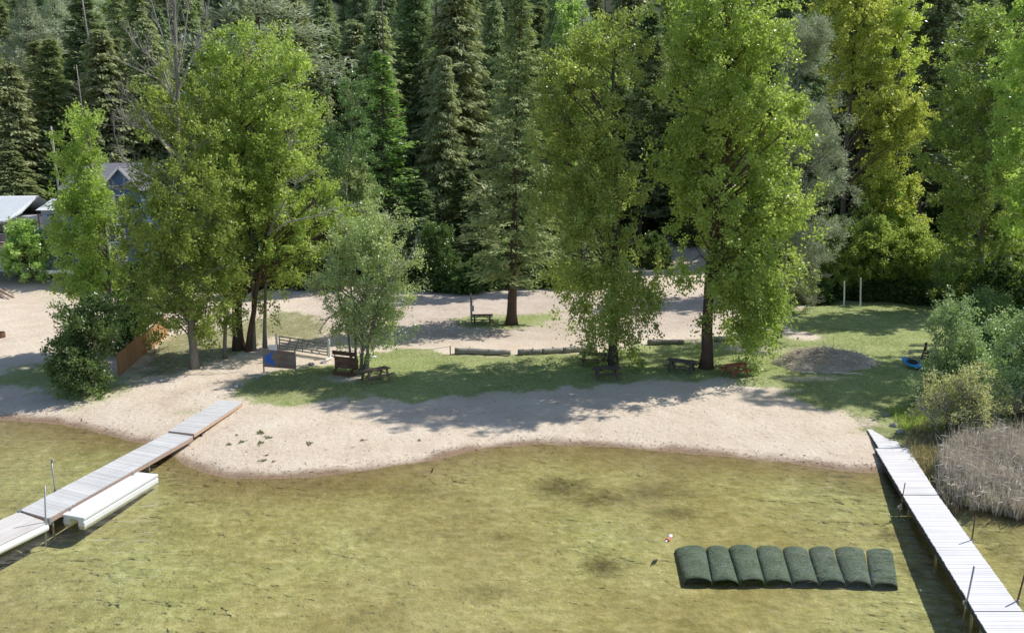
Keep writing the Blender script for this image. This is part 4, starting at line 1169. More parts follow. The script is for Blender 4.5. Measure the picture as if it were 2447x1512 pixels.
def plank_deck(mb, fl, fr, nl, nr, board, gap, th, lengthwise=False, uvs=None):
    """boards across (or along) a four cornered deck; corners are top points"""
    Ld = ((nl - fl).length + (nr - fr).length) / 2
    Wd_ = ((fr - fl).length + (nr - nl).length) / 2
    n = max(1, int(round((Wd_ if lengthwise else Ld) / board)))
    for i in range(n):
        span = Wd_ if lengthwise else Ld
        t0, t1 = i / n + gap / span / 2, (i + 1) / n - gap / span / 2
        j = random.uniform(-0.004, 0.004)
        if lengthwise:
            a, b, c, d = lerp2(fl, fr, t0), lerp2(fl, fr, t1), lerp2(nl, nr, t1), lerp2(nl, nr, t0)
        else:
            e = random.uniform(-0.012, 0.012) / Wd_
            A, B2 = lerp2(fl, nl, t0), lerp2(fr, nr, t0)
            D2, C2 = lerp2(fl, nl, t1), lerp2(fr, nr, t1)
            a, b, c, d = lerp2(A, B2, -e), lerp2(A, B2, 1 + e), lerp2(D2, C2, 1 + e), lerp2(D2, C2, -e)
        up = Vector((0, 0, 1))
        vs = [p + up * (j - th) for p in (a, b, c, d)] + [p + up * j for p in (a, b, c, d)]
        mb.add(vs, [(0, 1, 2, 3), (7, 6, 5, 4), (4, 5, 1, 0), (5, 6, 2, 1), (6, 7, 3, 2), (7, 4, 0, 3)], random.random())


def uv_planar(o, axv, side):
    """UV: u across the boards' length, v along the dock"""
    me = o.data
    uv = me.uv_layers.new(name="UVMap")
    co = np.empty(len(me.vertices) * 3, np.float32); me.vertices.foreach_get("co", co); co = co.reshape(-1, 3)
    li = np.empty(len(me.loops), np.int32); me.loops.foreach_get("vertex_index", li)
    a = co @ np.array(axv); b = co @ np.array(side)
    d = np.stack([b[li], a[li]], 1).astype(np.float32)
    uv.data.foreach_set("uv", d.ravel())


def edge_beam(mb, a, b, th, h, drop, tint=0.5):
    up = Vector((0, 0, 1))
    a2, b2 = a - up * (drop + h / 2), b - up * (drop + h / 2)
    mb.bar(a2, b2, th, h, tint)


def dock_section(root, px, z, deckm, frame_m, board=0.14, gap=0.008, lengthwise=False, zfar=None, h=0.2, pname="deck", side_pale=None):
    (flu, frr, nrr, nlu) = px
    zf = z if zfar is None else zfar
    fl, fr = at_z(flu[0], flu[1], zf), at_z(frr[0], frr[1], zf)
    nr, nl = at_z(nrr[0], nrr[1], z), at_z(nlu[0], nlu[1], z)
    mb = MB(); plank_deck(mb, fl, fr, nl, nr, board, gap, 0.04, lengthwise)
    o = mb.build(pname, deckm, root)
    axv = (nl - fl).normalized(); sd = (fr - fl).normalized()
    if lengthwise: axv, sd = sd, axv
    uv_planar(o, axv, sd)
    fm = MB()
    ins = 0.05
    edge_beam(fm, lerp2(fl, fr, 0.02), lerp2(nl, nr, 0.02), 0.05, h, 0.042)
    edge_beam(fm, lerp2(fl, fr, 0.98), lerp2(nl, nr, 0.98), 0.05, h, 0.042)
    edge_beam(fm, lerp2(fl, fr, 0.05) + (nl - fl) * 0.005, lerp2(fl, fr, 0.95) + (nl - fl) * 0.005, 0.05, h, 0.045)
    edge_beam(fm, lerp2(nl, nr, 0.05) - (nl - fl) * 0.005, lerp2(nl, nr, 0.95) - (nl - fl) * 0.005, 0.05, h, 0.045)
    edge_beam(fm, lerp2(fl, fr, 0.5), lerp2(nl, nr, 0.5), 0.05, h * 0.7, 0.045)
    fm.build("frame", frame_m, root)
    return fl, fr, nr, nl


def centre(ps):
    c = Vector((0, 0, 0))
    for p in ps: c += p
    return c / len(ps)


def dock_thing(label, px, z, name="dock_section", zbase=0.0, group=None):
    ps = [at_z(u, v, z) for u, v in px]
    c = centre(ps)
    return thing(name, label, "dock", (c.x, c.y, zbase), 0, group)


# left dock: gangway on the sand, long grey section, bleached floating section
A = [(524, 955), (581, 960), (464, 1036), (402, 1029)]
zA = 0.75
r = dock_thing("grey plank dock section lying on the sand with orange brown side", A, zA, zbase=0.5)
dock_section(r, A, 0.72, M["deck_grey"], M["fascia"], zfar=0.86, h=0.17)
mb = MB()
for t, uu in ((0.12, 0), (0.85, 0)):
    for k, s in ((0, 0.06), (1, 0.94)):
        a = lerp2(at_z(*A[0], 0.86), at_z(*A[1], 0.86), s); b = lerp2(at_z(*A[3], 0.72), at_z(*A[2], 0.72), s)
        p = lerp2(a, b, t)
        g0 = gz(p.x, p.y)
        mb.bar((p.x, p.y, g0 - 0.1), (p.x, p.y, p.z - 0.23), 0.12, 0.12)
mb.build("support_block", M["dark_frame"], r)
Bq = [(401, 1033), (461, 1042), (116, 1238), (47, 1218)]
r = dock_thing("long weathered grey plank dock section crossing the shoreline", Bq, 0.5)
fl, fr, nr, nl = dock_section(r, Bq, 0.46, M["deck_grey"], M["fascia_pale"], zfar=0.62, h=0.2)
mb = MB()
for t in (0.35, 0.65, 0.97):
    for s in (0.08, 0.92):
        p = lerp2(lerp2(fl, fr, s), lerp2(nl, nr, s), t)
        mb.tube([(p.x, p.y, gz(p.x, p.y) - 0.2), (p.x, p.y, p.z - 0.25)], 0.05, 8)
mb.build("support_post", M["steel"], r)
mb = MB()
for (u, v, zt) in ((116, 1239, 0.46), (47, 1219, 0.46)):
    p = at_z(u, v, zt)
    mb.box(p + Vector((0, 0, -0.1)), (0.14, 0.14, 0.26))
mb.build("corner_plate", M["steel"], r)
Cq = [(45, 1222), (112, 1247), (-190, 1392), (-300, 1376)]
r = dock_thing("bleached plank floating dock section at the lower left corner", Cq, 0.42)
fl, fr, nr, nl = dock_section(r, Cq, 0.40, M["deck_tan"], M["white_plastic"], board=0.14, lengthwise=True, h=0.1)
mb = MB()
ax_ = (nr - fr)
for off in (0.04, 0.94):
    a = lerp2(fl, fr, off) + Vector((0, 0, -0.24)); b = lerp2(nl, nr, off) + Vector((0, 0, -0.24))
    mb.tube([a, b], 0.19, 14)
mb.build("float_tube", M["white_plastic"], r, True)


def dock_pole(label, top, base, z, r0, mat, bracket=True, zend=None, tipwhite=False):
    b = at_z(base[0], base[1], z)
    t = at_depth(top[0], top[1], b.y)
    d = (t - b)
    foot = b - d * ((b.z + 0.75) / max(d.z, 0.1))
    root = thing("dock_pole", label, "pole", (b.x, b.y, 0))
    mb = MB(); mb.tube([foot, b, t], r0, 9)
    if tipwhite: mb.tube([t - Vector((0.02, 0, 0)), t + Vector((0.1, 0.02, 0.01))], r0 * 1.1, 8)
    mb.build("pole", mat, root, True)
    if bracket:
        k = MB()
        k.tube([b + Vector((0, 0, -0.28)), b + Vector((0, 0, 0.06))], r0 * 1.9, 10)
        k.box(b + Vector((-0.02, 0.02, -0.1)), (0.16, 0.12, 0.12))
        k.build("bracket", M["steel"], root)
    return root


dock_pole("grey steel pole where the grey and bleached dock sections meet", (107, 1160), (109, 1246), 0.42, 0.032, M["steel"])
dock_pole("steel pole with bent white top on the far side of the left dock", (123, 1100), (132, 1172), 0.40, 0.032, M["steel"], True, None, True)

# white float alongside
FQ = [(328, 1127), (378, 1132), (201, 1237), (149, 1228)]
ft_ = [at_z(u, v, 0.42) for u, v in FQ]
c = centre(ft_)
fl, fr, nr, nl = ft_
r = thing("swim_float", "white hollow ended swim float moored beside the grey dock", "float", (c.x, c.y, 0))
sect = [(0.0, 0), (1.0, 0), (1.0, -0.09), (0.955, -0.11), (0.955, -0.20), (0.99, -0.22), (0.99, -0.40), (0.94, -0.55), (0.74, -0.55), (0.70, -0.40), (0.72, -0.22), (0.66, -0.13),
        (0.34, -0.13), (0.28, -0.22), (0.30, -0.40), (0.26, -0.55), (0.06, -0.55), (0.01, -0.40), (0.01, -0.22), (0.045, -0.20), (0.045, -0.11), (0.0, -0.09)]
mb = MB()
rings = []
up = Vector((0, 0, 1))
ts_ = [0, 0.01] + [k / 24 for k in range(1, 24)] + [0.99, 1]
for t in ts_:
    a, b = lerp2(fl, nl, t), lerp2(fr, nr, t)
    pinch = 0.985 if t in (0, 1) else 1.0
    rings.append([lerp2(a, b, 0.5 + (s - 0.5) * pinch) + up * (zz_ + (-0.004 if t in (0, 1) else 0)) for s, zz_ in sect])
n = len(sect)
vs = [p for rg in rings for p in rg]
fs = []
for i in range(len(rings) - 1):
    for k in range(n):
        k2 = (k + 1) % n
        fs.append((i * n + k, i * n + k2, (i + 1) * n + k2, (i + 1) * n + k))
fs.append(tuple(range(n))[::-1]); fs.append(tuple((len(rings) - 1) * n + k for k in range(n)))
mb.add(vs, fs)
mb.build("hull", M["white_plastic"], r)
mb = MB()
for (s, t) in ((0.0, 0.08), (0.0, 0.92)):
    p = lerp2(lerp2(fl, fr, 0.06), lerp2(nl, nr, 0.06), t)
    mb.tube([p + up * 0.0, p + up * 0.07], 0.035, 8); mb.box(p + up * 0.085, (0.16, 0.05, 0.03))
mb.build("cleat", M["steel"], r)

# right dock
RS = [([(2072, 1025), (2128, 1027), (2153, 1068), (2100, 1069)], "short bleached dock section nearest the shrubs", 0.50),
      ([(2092, 1071), (2169, 1070), (2241, 1181), (2157, 1181)], "bleached dock section between the short ramp and the dark joint", 0.46),
      ([(2157.5, 1183), (2242, 1183), (2443, 1459), (2328.5, 1459)], "long bleached dock section from the dark joint to the lower right corner", 0.46),
      ([(2329, 1461), (2444, 1461), (2640, 1730), (2490, 1730)], "bleached dock section cut by the lower right picture corner", 0.46)]
for k, (px, lab, z) in enumerate(RS):
    r = dock_thing(lab, px, z, zbase=0 if k else 0.2)
    fl, fr, nr, nl = dock_section(r, px, z, M["deck_white"], M["dark_frame"], h=0.22, board=0.145, gap=0.009)
    mb = MB()
    if k:
        for t in ((0.1, 0.9) if k == 1 else (0.06, 0.5, 0.94)):
            for s in (0.1, 0.9):
                p = lerp2(lerp2(fl, fr, s), lerp2(nl, nr, s), t)
                mb.tube([(p.x, p.y, gz(p.x, p.y) - 0.2), (p.x, p.y, p.z - 0.26)], 0.05, 8)
        mb.build("support_post", M["steel"], r)
dock_pole("thin dark pole on the left side of the right dock at its dark joint", (2163, 1153), (2153, 1207), 0.2, 0.022, M["rust"])
dock_pole("rusty pole on the right side of the right dock", (2331, 1231), (2322, 1291), 0.44, 0.028, M["rust"])
dock_pole("grey pole with bracket on the left side of the right dock", (2328, 1352), (2311, 1434), 0.40, 0.030, M["steel"])
dock_pole("rusty pole cut by the right picture edge near the lower corner", (2452, 1360), (2431, 1436), 0.44, 0.030, M["rust"])

# ------------------------------------------------------------------ submerged mesh tunnels
def net_mat():
    nt = NT("dark_green_netting")
    nz = nt.noise(nt.coord("Object", (1, 3.5, 1)), 5.0, 6, 0.7)
    vor = nt.n("ShaderNodeTexVoronoi", {"Vector": nt.coord("Object"), "Scale": 16.0}).outputs[0]
    col = nt.ramp(nt.math("ADD", nt.math("MULTIPLY", nz, 0.8), nt.math("MULTIPLY", vor, 0.3)), [(0.36, (0.048, 0.082, 0.085)), (0.52, (0.10, 0.145, 0.145)), (0.72, (0.21, 0.25, 0.245))])
    b = nt.n("ShaderNodeBump", {"Height": vor, "Strength": 0.5, "Distance": 0.03})
    p = nt.n("ShaderNodeBsdfPrincipled", {"Base Color": col, "Roughness": 0.9, "Normal": b.outputs[0]})
    return nt.done(p.outputs[0])


M["net"] = net_mat()
ORD = ["first", "second", "third", "fourth", "fifth", "sixth", "seventh", "last"]
fxs = [1611, 1687, 1740, 1806, 1869, 1930, 1992, 2066, 2135]
nxs = [1634, 1702, 1766, 1828, 1893, 1957, 2022, 2084, 2146]
nvs = [1394, 1396, 1398, 1397, 1398, 1399, 1401, 1405, 1407]
fvs = [1313, 1309, 1309, 1309, 1311, 1312, 1313, 1316, 1318]
for k in range(8):
    zb = gz(at_z(1880, 1360, -0.85).x, at_z(1880, 1360, -0.85).y) + 0.02
    a0, a1 = at_z(fxs[k] + 2, fvs[k] + 6, zb), at_z(fxs[k + 1] - 2, fvs[k + 1] + 6, zb)
    b0, b1 = at_z(nxs[k] + 2, nvs[k], zb), at_z(nxs[k + 1] - 2, nvs[k + 1], zb)
    mb = MB()
    N, Lg = 14, 12
    rg = random.Random(k)
    ht = 0.21 + 0.05 * rg.random()
    vs = []
    for i in range(Lg + 1):
        t = i / Lg
        p, q = lerp2(a0, b0, t), lerp2(a1, b1, t)
        for j in range(N + 1):
            th = PI * j / N
            s = 0.5 - 0.5 * math.cos(th)
            w = lerp2(p, q, s) + up * (ht * math.sin(th) ** 0.85 + 0.03 * (float(vnoise(np.array([i * 0.6 + k * 7]), np.array([j * 0.5]))[0]) - 0.5))
            vs.append(w)
    fs = [(i * (N + 1) + j, i * (N + 1) + j + 1, (i + 1) * (N + 1) + j + 1, (i + 1) * (N + 1) + j) for i in range(Lg) for j in range(N)]
    mb.add(vs, fs)
    cc = (a0 + a1 + b0 + b1) / 4
    o = mb.build("mesh_tunnel", M["net"], None, True, cc)
    tag(o, "dark green mesh tunnel under water, %s from the left in its row" % ORD[k], "mesh tunnel", "mesh tunnels sunk beside the right dock")
    sm_ = o.modifiers.new("thickness", "SOLIDIFY"); sm_.thickness = 0.03

# orange and white buoy
p = at_z(1597, 1288, 0)
r = thing("buoy", "small orange and white buoy floating beyond the mesh tunnels", "buoy", p)
d = Vector((0.55, 0.8, 0.0)).normalized()
mb = MB(); mb.tube([p - d * 0.12, p - d * 0.1, p + d * 0.04, p + d * 0.06], [0.03, 0.085, 0.085, 0.03], 12); mb.build("float_body", M["orange"], r, True)
mb = MB(); mb.tube([p + d * 0.05 + up * 0.03, p + d * 0.1 + up * 0.05, p + d * 0.28 + up * 0.05, p + d * 0.3 + up * 0.05], [0.05, 0.085, 0.075, 0.03], 12); mb.tube([p - d * 0.12, p - d * 0.32], [0.03, 0.025], 8)
mb.build("end_cap", M["white_plastic"], r, True)


# ------------------------------------------------------------------ picnic tables
def picnic_table(label, mat, group="picnic tables around the lawn"):
    r = thing("picnic_table", label, "picnic table", (0, 0, 0), 0, group)
    mb = MB()
    for k in range(5):
        y = -0.32 + k * 0.16
        mb.box((random.uniform(-0.01, 0.01), y, 0.75), (1.85, 0.145, 0.04))
    mb.build("tabletop", mat, r)
    for s in (-1, 1):
        mb = MB()
        for k in (0, 1):
            mb.box((0, s * (0.66 + k * 0.15), 0.455), (1.85, 0.14, 0.04))
        mb.build("bench_seat", mat, r)
    for s in (-1, 1):
        x = s * 0.66
        mb = MB()
        for t in (-1, 1):
            mb.bar((x, t * 0.62, 0.0), (x, t * 0.22, 0.728), 0.045, 0.13, up=(1, 0, 0))
        mb.box((x + s * 0.047, 0, 0.405), (0.045, 1.62, 0.055))
        mb.box((x + s * 0.047, 0, 0.70), (0.045, 0.70, 0.055))
        mb.bar((x - s * 0.03, 0, 0.40), (s * 0.08, 0, 0.726), 0.045, 0.08, up=(0, 1, 0))
        mb.build("leg_frame", mat, r)
    return r


pt = picnic_table("reddish brown picnic table on the grass right of the alder", M["table"])
q = P(898, 908); pt.location = q; pt.rotation_euler = (0, 0, 0.75); pt.scale = (1.1, 1, 1)
pd = picnic_table("dark picnic table in shade closest to the sand by the drooping cottonwood", M["table_dark"])
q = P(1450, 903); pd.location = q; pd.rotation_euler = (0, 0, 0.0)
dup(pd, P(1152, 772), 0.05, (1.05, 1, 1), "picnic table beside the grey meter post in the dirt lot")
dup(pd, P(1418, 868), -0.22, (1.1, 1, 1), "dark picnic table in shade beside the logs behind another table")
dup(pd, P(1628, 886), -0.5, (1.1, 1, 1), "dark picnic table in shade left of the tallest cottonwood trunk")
pr = picnic_table("bright red stained picnic table in sun right of the tallest cottonwood", M["table_red"])
q = P(1757, 896); pr.location = q; pr.rotation_euler = (0, 0, 0.52); pr.scale = (0.95, 0.95, 1)
pb = picnic_table("brown picnic table tipped on end against the alder stems", M["table_brown"])
q = P(815, 897); pb.location = q + Vector((0, 0, 0.72)); pb.rotation_euler = (1.15, 0.25, 0.75)


# ------------------------------------------------------------------ sign, gate, fence, posts
def zc(zx, zy, ox, oy, s):
    return ((ox + zx / s) / 1.1083, (oy + zy / s) / 1.1083)


SL, SR = P(631, 891), P(707, 897)
r = thing("plywood_sign", "large plywood sign on two posts with blue painted shape and faded red letters", "sign", (SL + SR) / 2)
sx = (SR - SL); sx.z = 0
W_ = sx.length; sxn = sx.normalized()
nrm = Vector((sxn.y, -sxn.x, 0))      # towards the lake
if nrm.y > 0: nrm = -nrm
tl, tr2 = at_depth(627, 834, SL.y - 0.08), at_depth(706, 841, SR.y - 0.08)
bl, br_ = at_depth(629, 876, SL.y - 0.08), at_depth(706, 882, SR.y - 0.08)


def board_pt(fx, fy, off=0.0):
    a = lerp2(tl, tr2, fx); b = lerp2(bl, br_, fx)
    return lerp2(a, b, fy) + nrm * off


mb = MB()
vs = [board_pt(0, 0), board_pt(1, 0), board_pt(1, 1), board_pt(0, 1)]
vs2 = [p - nrm * 0.02 for p in vs]
mb.add(vs + vs2, [(3, 2, 1, 0), (4, 5, 6, 7), (0, 1, 5, 4), (1, 2, 6, 5), (2, 3, 7, 6), (3, 0, 4, 7)])
bo = mb.build("board", M["plywood"], r)
shape = [(620, 350), (700, 370), (690, 430), (610, 470), (570, 560), (600, 650), (690, 800), (720, 880), (710, 960), (560, 960), (530, 900), (460, 870), (370, 900), (290, 830), (270, 740), (300, 600), (290, 520), (400, 480), (500, 460), (530, 400)]
mb = MB()
pts = [board_pt((x - 190) / 1430, (y - (265 + 0.075 * (x - 190))) / 750, 0.004) for x, y in shape]
mb.add(pts, [tuple(range(len(pts)))[::-1]])
mb.build("painted_shape", M["blue_paint"], bo)
mb = MB()
ls = random.Random(4)
# worn hand painted letters, four lines, only their strokes survive
for (x0, x1, y0, y1, n) in [(0.40, 0.95, 0.05, 0.20, 8), (0.55, 0.76, 0.24, 0.40, 3), (0.46, 0.82, 0.44, 0.62, 5), (0.44, 0.97, 0.80, 0.97, 8)]:
    cw = (x1 - x0) / n
    for k in range(n):
        cx0, cx1 = x0 + k * cw + cw * 0.12, x0 + (k + 1) * cw - cw * 0.14
        segs = ls.choice([[(0, 0, 0, 1), (0, 0, 1, 0.1), (1, 0.1, 1, 0.45), (1, 0.45, 0, 0.5)], [(0, 1, 0.5, 0), (0.5, 0, 1, 1), (0.2, 0.6, 0.8, 0.6)],
                          [(0, 0, 0, 1), (0, 0, 1, 0), (0, 0.5, 0.8, 0.5), (0, 1, 1, 1)], [(0.5, 0, 0.5, 1), (0, 0, 1, 0)], [(0, 0, 0.5, 1), (0.5, 1, 1, 0)], [(0, 0, 0, 1), (1, 0, 1, 1), (0, 0.5, 1, 0.5)]])
        for (a, b, c_, d_) in segs:
            p0 = (cx0 + a * (cx1 - cx0), y0 + b * (y1 - y0)); p1 = (cx0 + c_ * (cx1 - cx0), y0 + d_ * (y1 - y0))
            A0, A1 = board_pt(p0[0], p0[1], 0.006), board_pt(p1[0], p1[1], 0.006)
            dd = (A1 - A0).normalized(); sd2 = dd.cross(nrm).normalized() * 0.017
            mb.add([A0 - sd2, A1 - sd2, A1 + sd2, A0 + sd2], [(0, 1, 2, 3)], ls.random())
mb.build("lettering", M["red_paint"], bo)
for b_, tpx in ((SL, (628, 832)), (SR, (704, 826))):
    t = at_depth(tpx[0], tpx[1], b_.y)
    mb = MB(); mb.bar((b_.x, b_.y, b_.z - 0.2), t, 0.085, 0.085); mb.build("post", M["pole_wood"], r)

s2 = P(648, 862)
r = thing("small_sign", "small blank pale blue white sign board behind the plywood sign", "sign", s2)
a, b = at_depth(642, 823, s2.y), at_depth(663, 837, s2.y)
mb = MB(); mb.box(((a.x + b.x) / 2, s2.y - 0.06, (a.z + b.z) / 2), (b.x - a.x, 0.025, a.z - b.z)); mb.build("board", M["sign_white"], r)
mb = MB(); mb.bar((s2.x, s2.y, s2.z - 0.1), (s2.x, s2.y, b.z + 0.1), 0.07); mb.bar((b.x + 0.03, s2.y, s2.z - 0.1), (b.x + 0.03, s2.y, a.z), 0.07); mb.build("post", M["pole_wood"], r)

GL, GR = P(*zc(430, 405, 660, 860, 5.826)), P(*zc(1240, 520, 660, 860, 5.826))
r = thing("farm_gate", "grey five bar farm gate with diagonal braces closing the dirt path", "gate", (GL + GR) / 2)


def gp(s, h):
    p = lerp2(GL, GR, s); return Vector((p.x, p.y, p.z + h))


mb = MB()
for h in (0.28, 0.50, 0.72, 0.94, 1.20):
    mb.bar(gp(0.05, h), gp(0.97, h - 0.04), 0.05, 0.085)
mb.build("rail", M["gatewood"], r)
mb = MB()
for s in (0.055, 0.50, 0.965):
    mb.bar(gp(s, 0.2), gp(s, 1.24), 0.065, 0.09)
mb.build("upright", M["gatewood"], r)
mb = MB()
off = Vector((0, -0.06, 0))
for (s0_, h0_, s1_, h1_) in ((0.20, 0.3, 0.28, 1.15), (0.36, 0.3, 0.44, 1.15), (0.53, 1.12, 0.70, 0.26), (0.66, 1.12, 0.84, 0.24)):
    mb.bar(gp(s0_, h0_) + off, gp(s1_, h1_) + off, 0.05, 0.08)
mb.build("brace", M["gatewood"], r)
mb = MB()
for (s0_, h0_, s1_, h1_) in ((0.66, 1.12, 0.84, 0.24),):
    for t0_ in (0.02, 0.4, 0.75):
        mb.bar(lerp2(gp(s0_, h0_), gp(s1_, h1_), t0_) + off * 1.6, lerp2(gp(s0_, h0_), gp(s1_, h1_), t0_ + 0.2) + off * 1.6, 0.03, 0.083)
for t0_ in (0.55,):
    mb.bar(lerp2(gp(0.53, 1.12), gp(0.70, 0.26), t0_) + off * 1.6, lerp2(gp(0.53, 1.12), gp(0.70, 0.26), t0_ + 0.2) + off * 1.6, 0.03, 0.083)
mb.build("reflector_strip", M["white_paint"], r)
for b_, h, lab in ((GL, 1.35, "white gate post at the left end of the farm gate"), (GR, 1.45, "white gate post at the right end of the farm gate")):
    mb = MB(); mb.tube([b_ - up * 0.2, b_ + up * h, b_ + up * (h + 0.03)], [0.085, 0.085, 0.03], 10)
    tag(mb.build("gate_post", M["white_paint"], None, False, b_), lab, "post")
p0, p1 = P(*zc(1150, 590, 660, 860, 5.826)), P(*zc(1275, 530, 660, 860, 5.826))
mb = MB(); mb.tube([p0 + up * 0.12, p1 + up * 0.14], 0.085, 10)
tag(mb.build("white_pipe", M["white_paint"], None, True, p0), "fallen white pipe on the ground below the farm gate", "pipe")

# chain posts and rope right of the alder
c1, c2 = P(892, 853), P(1076, 849)
r = thing("chain_post", "rusty post standing in a white base right of the alder", "post", c1)
mb = MB(); mb.tube([c1, c1 + up * 1.15], 0.035, 8); mb.build("post", M["rust"], r)
mb = MB(); mb.tube([c1 - up * 0.05, c1 + up * 0.05, c1 + up * 0.09], [0.26, 0.25, 0.12], 16); mb.build("base", M["white_paint"], r)
mb = MB(); mb.tube([c2 - up * 0.1, c2 + up * 0.75], 0.045, 8)
tag(mb.build("chain_post", M["rust"], None, False, c2), "short rusty post at the left end of the first log", "post")
mb = MB()
pp = []
for k in range(17):
    t = k / 16
    p = lerp2(c1 + up * 0.85, c2 + up * 0.72, t); p.z -= 0.32 * 4 * t * (1 - t); pp.append(p)
mb.tube(pp, 0.022, 6)
tag(mb.build("rope", M["rope"], None, True, pp[8]), "pale sagging rope strung between two rusty posts", "rope")

# fence of cedar boards
F0, F1 = P(287, 897), P(402, 800)
r = thing("wooden_fence", "orange brown board fence running back from the dark shrub", "fence", (F0 + F1) / 2)
mb = MB(); pm = MB()
Lf = (F1 - F0); Lf.z = 0; n = int(Lf.length / 0.145)
fd = Lf.normalized(); ang = math.atan2(fd.y, fd.x); Rz = Matrix.Rotation(ang, 3, "Z")
for k in range(n):
    p = lerp2(F0, F1, (k + 0.5) / n); z0 = gz(p.x, p.y)
    step = 1.62 if (k // 16) % 2 == 0 else 1.68
    hh = step + random.uniform(-0.02, 0.02)
    mb.box((p.x, p.y, z0 + hh / 2 - 0.02), (0.138, 0.022, hh), Rz)
side_n = Vector((-fd.y, fd.x, 0))
for k in range(0, n + 1, 16):
    p = lerp2(F0, F1, min(k / n, 1)) + side_n * 0.075; z0 = gz(p.x, p.y)
    pm.box((p.x, p.y, z0 + 0.75), (0.1, 0.1, 1.9), Rz)
mb.build("board_panel", M["cedarfence"], r)
pm.build("post", M["cedarfence"], r)
rm = MB()
for h in (0.4, 1.3):
    rm.bar(F0 + side_n * 0.04 + up * h, F1 + side_n * 0.04 + up * h, 0.04, 0.09)
rm.build("rail", M["cedarfence"], r)


# logs
def log(label, a, b, rad, seed):
    pa, pb_ = P(*a), P(*b)
    rr = random.Random(seed)
    mb = MB()
    pts, rads = [], []
    for k in range(9):
        t = k / 8
        p = lerp2(pa, pb_, t)
        pts.append(Vector((p.x, p.y + rr.uniform(-0.04, 0.04), gz(p.x, p.y) + rad * 0.85 + rr.uniform(-0.02, 0.02))))
        rads.append(rad * 0.86 * (1.08 - 0.22 * t) * rr.uniform(0.9, 1.1))
    mb.tube(pts, rads, 12)
    for k in range(3):
        p = pts[rr.randint(1, 7)]; a = rr.uniform(0.3, 2.6)
        mb.tube([p, p + Vector((rr.uniform(-0.1, 0.1), -math.cos(a) * rad * 1.25, math.sin(a) * rad * 1.25))], [0.06, 0.04], 6)
    o = mb.build("log", M["log"], None, True, (pa + pb_) / 2)
    tag(o, label, "log", "barrier logs between lawn and dirt lot")


log("pale grey log lying right of the short rusty post", (1087, 846), (1220, 849), 0.27, 1)
log("short dark log in the middle of the row of logs", (1238, 848), (1294, 846), 0.25, 2)
log("dark log just left of the drooping cottonwood", (1297, 846), (1343, 843), 0.25, 3)
log("dark log half hidden by the hanging cottonwood branches", (1346, 843), (1425, 838), 0.26, 4)
log("black log left of the tallest cottonwood trunk", (1549, 824), (1634, 822), 0.24, 5)
log("long shaded log right of the tallest cottonwood trunk", (1702, 817), (1852, 804), 0.25, 6)

# brush pile
BP = P(1968, 872)
r = thing("brush_pile", "wide heap of dry grey sticks and leaves on the right lawn", "brush pile", BP)
mb = MB()
rb = np.random.default_rng(15)
N1, N2 = 56, 16
vs = [(BP.x, BP.y, BP.z + 1.45)]
for i in range(1, N2 + 1):
    q = i / N2
    for j in range(N1):
        a = 2 * PI * j / N1
        k = 1 + 0.10 * math.sin(3 * a + 1) + 0.06 * math.sin(7 * a)
        x, y = BP.x + 3.55 * q * math.cos(a) * k, BP.y + 2.1 * q * math.sin(a) * k
        h = 1.45 * (1 - q ** 1.8) * (0.75 + 0.35 * math.cos(a * 2 + 0.5) * q)
        h += float(fbm(np.array([x * 1.3]), np.array([y * 1.3]), 0, 5, 4)[0] - 0.5) * 0.6 * (1 - q)
        vs.append((x, y, gz(x, y) + h - 0.03))
fs = [(0, 1 + j, 1 + (j + 1) % N1) for j in range(N1)]
for i in range(N2 - 1):
    for j in range(N1):
        a, b = 1 + i * N1 + j, 1 + i * N1 + (j + 1) % N1
        fs.append((a, a + N1, b + N1, b))
mb.add(vs, fs)
mb.build("mound", M["mound"], r)
V_ = np.array(vs)
mb = MB()
for k in range(5200):
    i = rb.integers(0, len(V_)); p = V_[i] + rb.normal(0, 0.12, 3) * np.array([1, 1, 0.4])
    d = unit(np.array([rb.normal(0, 1), rb.normal(0, 0.7), rb.normal(0, 0.28)]))
    ln = rb.uniform(0.1, 0.42) if rb.random() < 0.93 else rb.uniform(0.6, 1.4)
    a, b = Vector(p), Vector(p + d * ln)
    mb.tube([a, (a + b) / 2 + Vector((0, 0, 0.03)), b], [0.019, 0.016, 0.008], 3, float(rb.random()), False)
for (u0_, u1_, vv) in ((1915, 1950, 893), (1990, 2020, 894), (2020, 2062, 896)):
    a, b = P(u0_, vv), P(u1_, vv + 1)
    mb.tube([a + up * 0.1, (a + b) / 2 + up * 0.16, b + up * 0.08], [0.05, 0.045, 0.03], 6, 0.95)
so = mb.build("sticks", M["stick"], r)

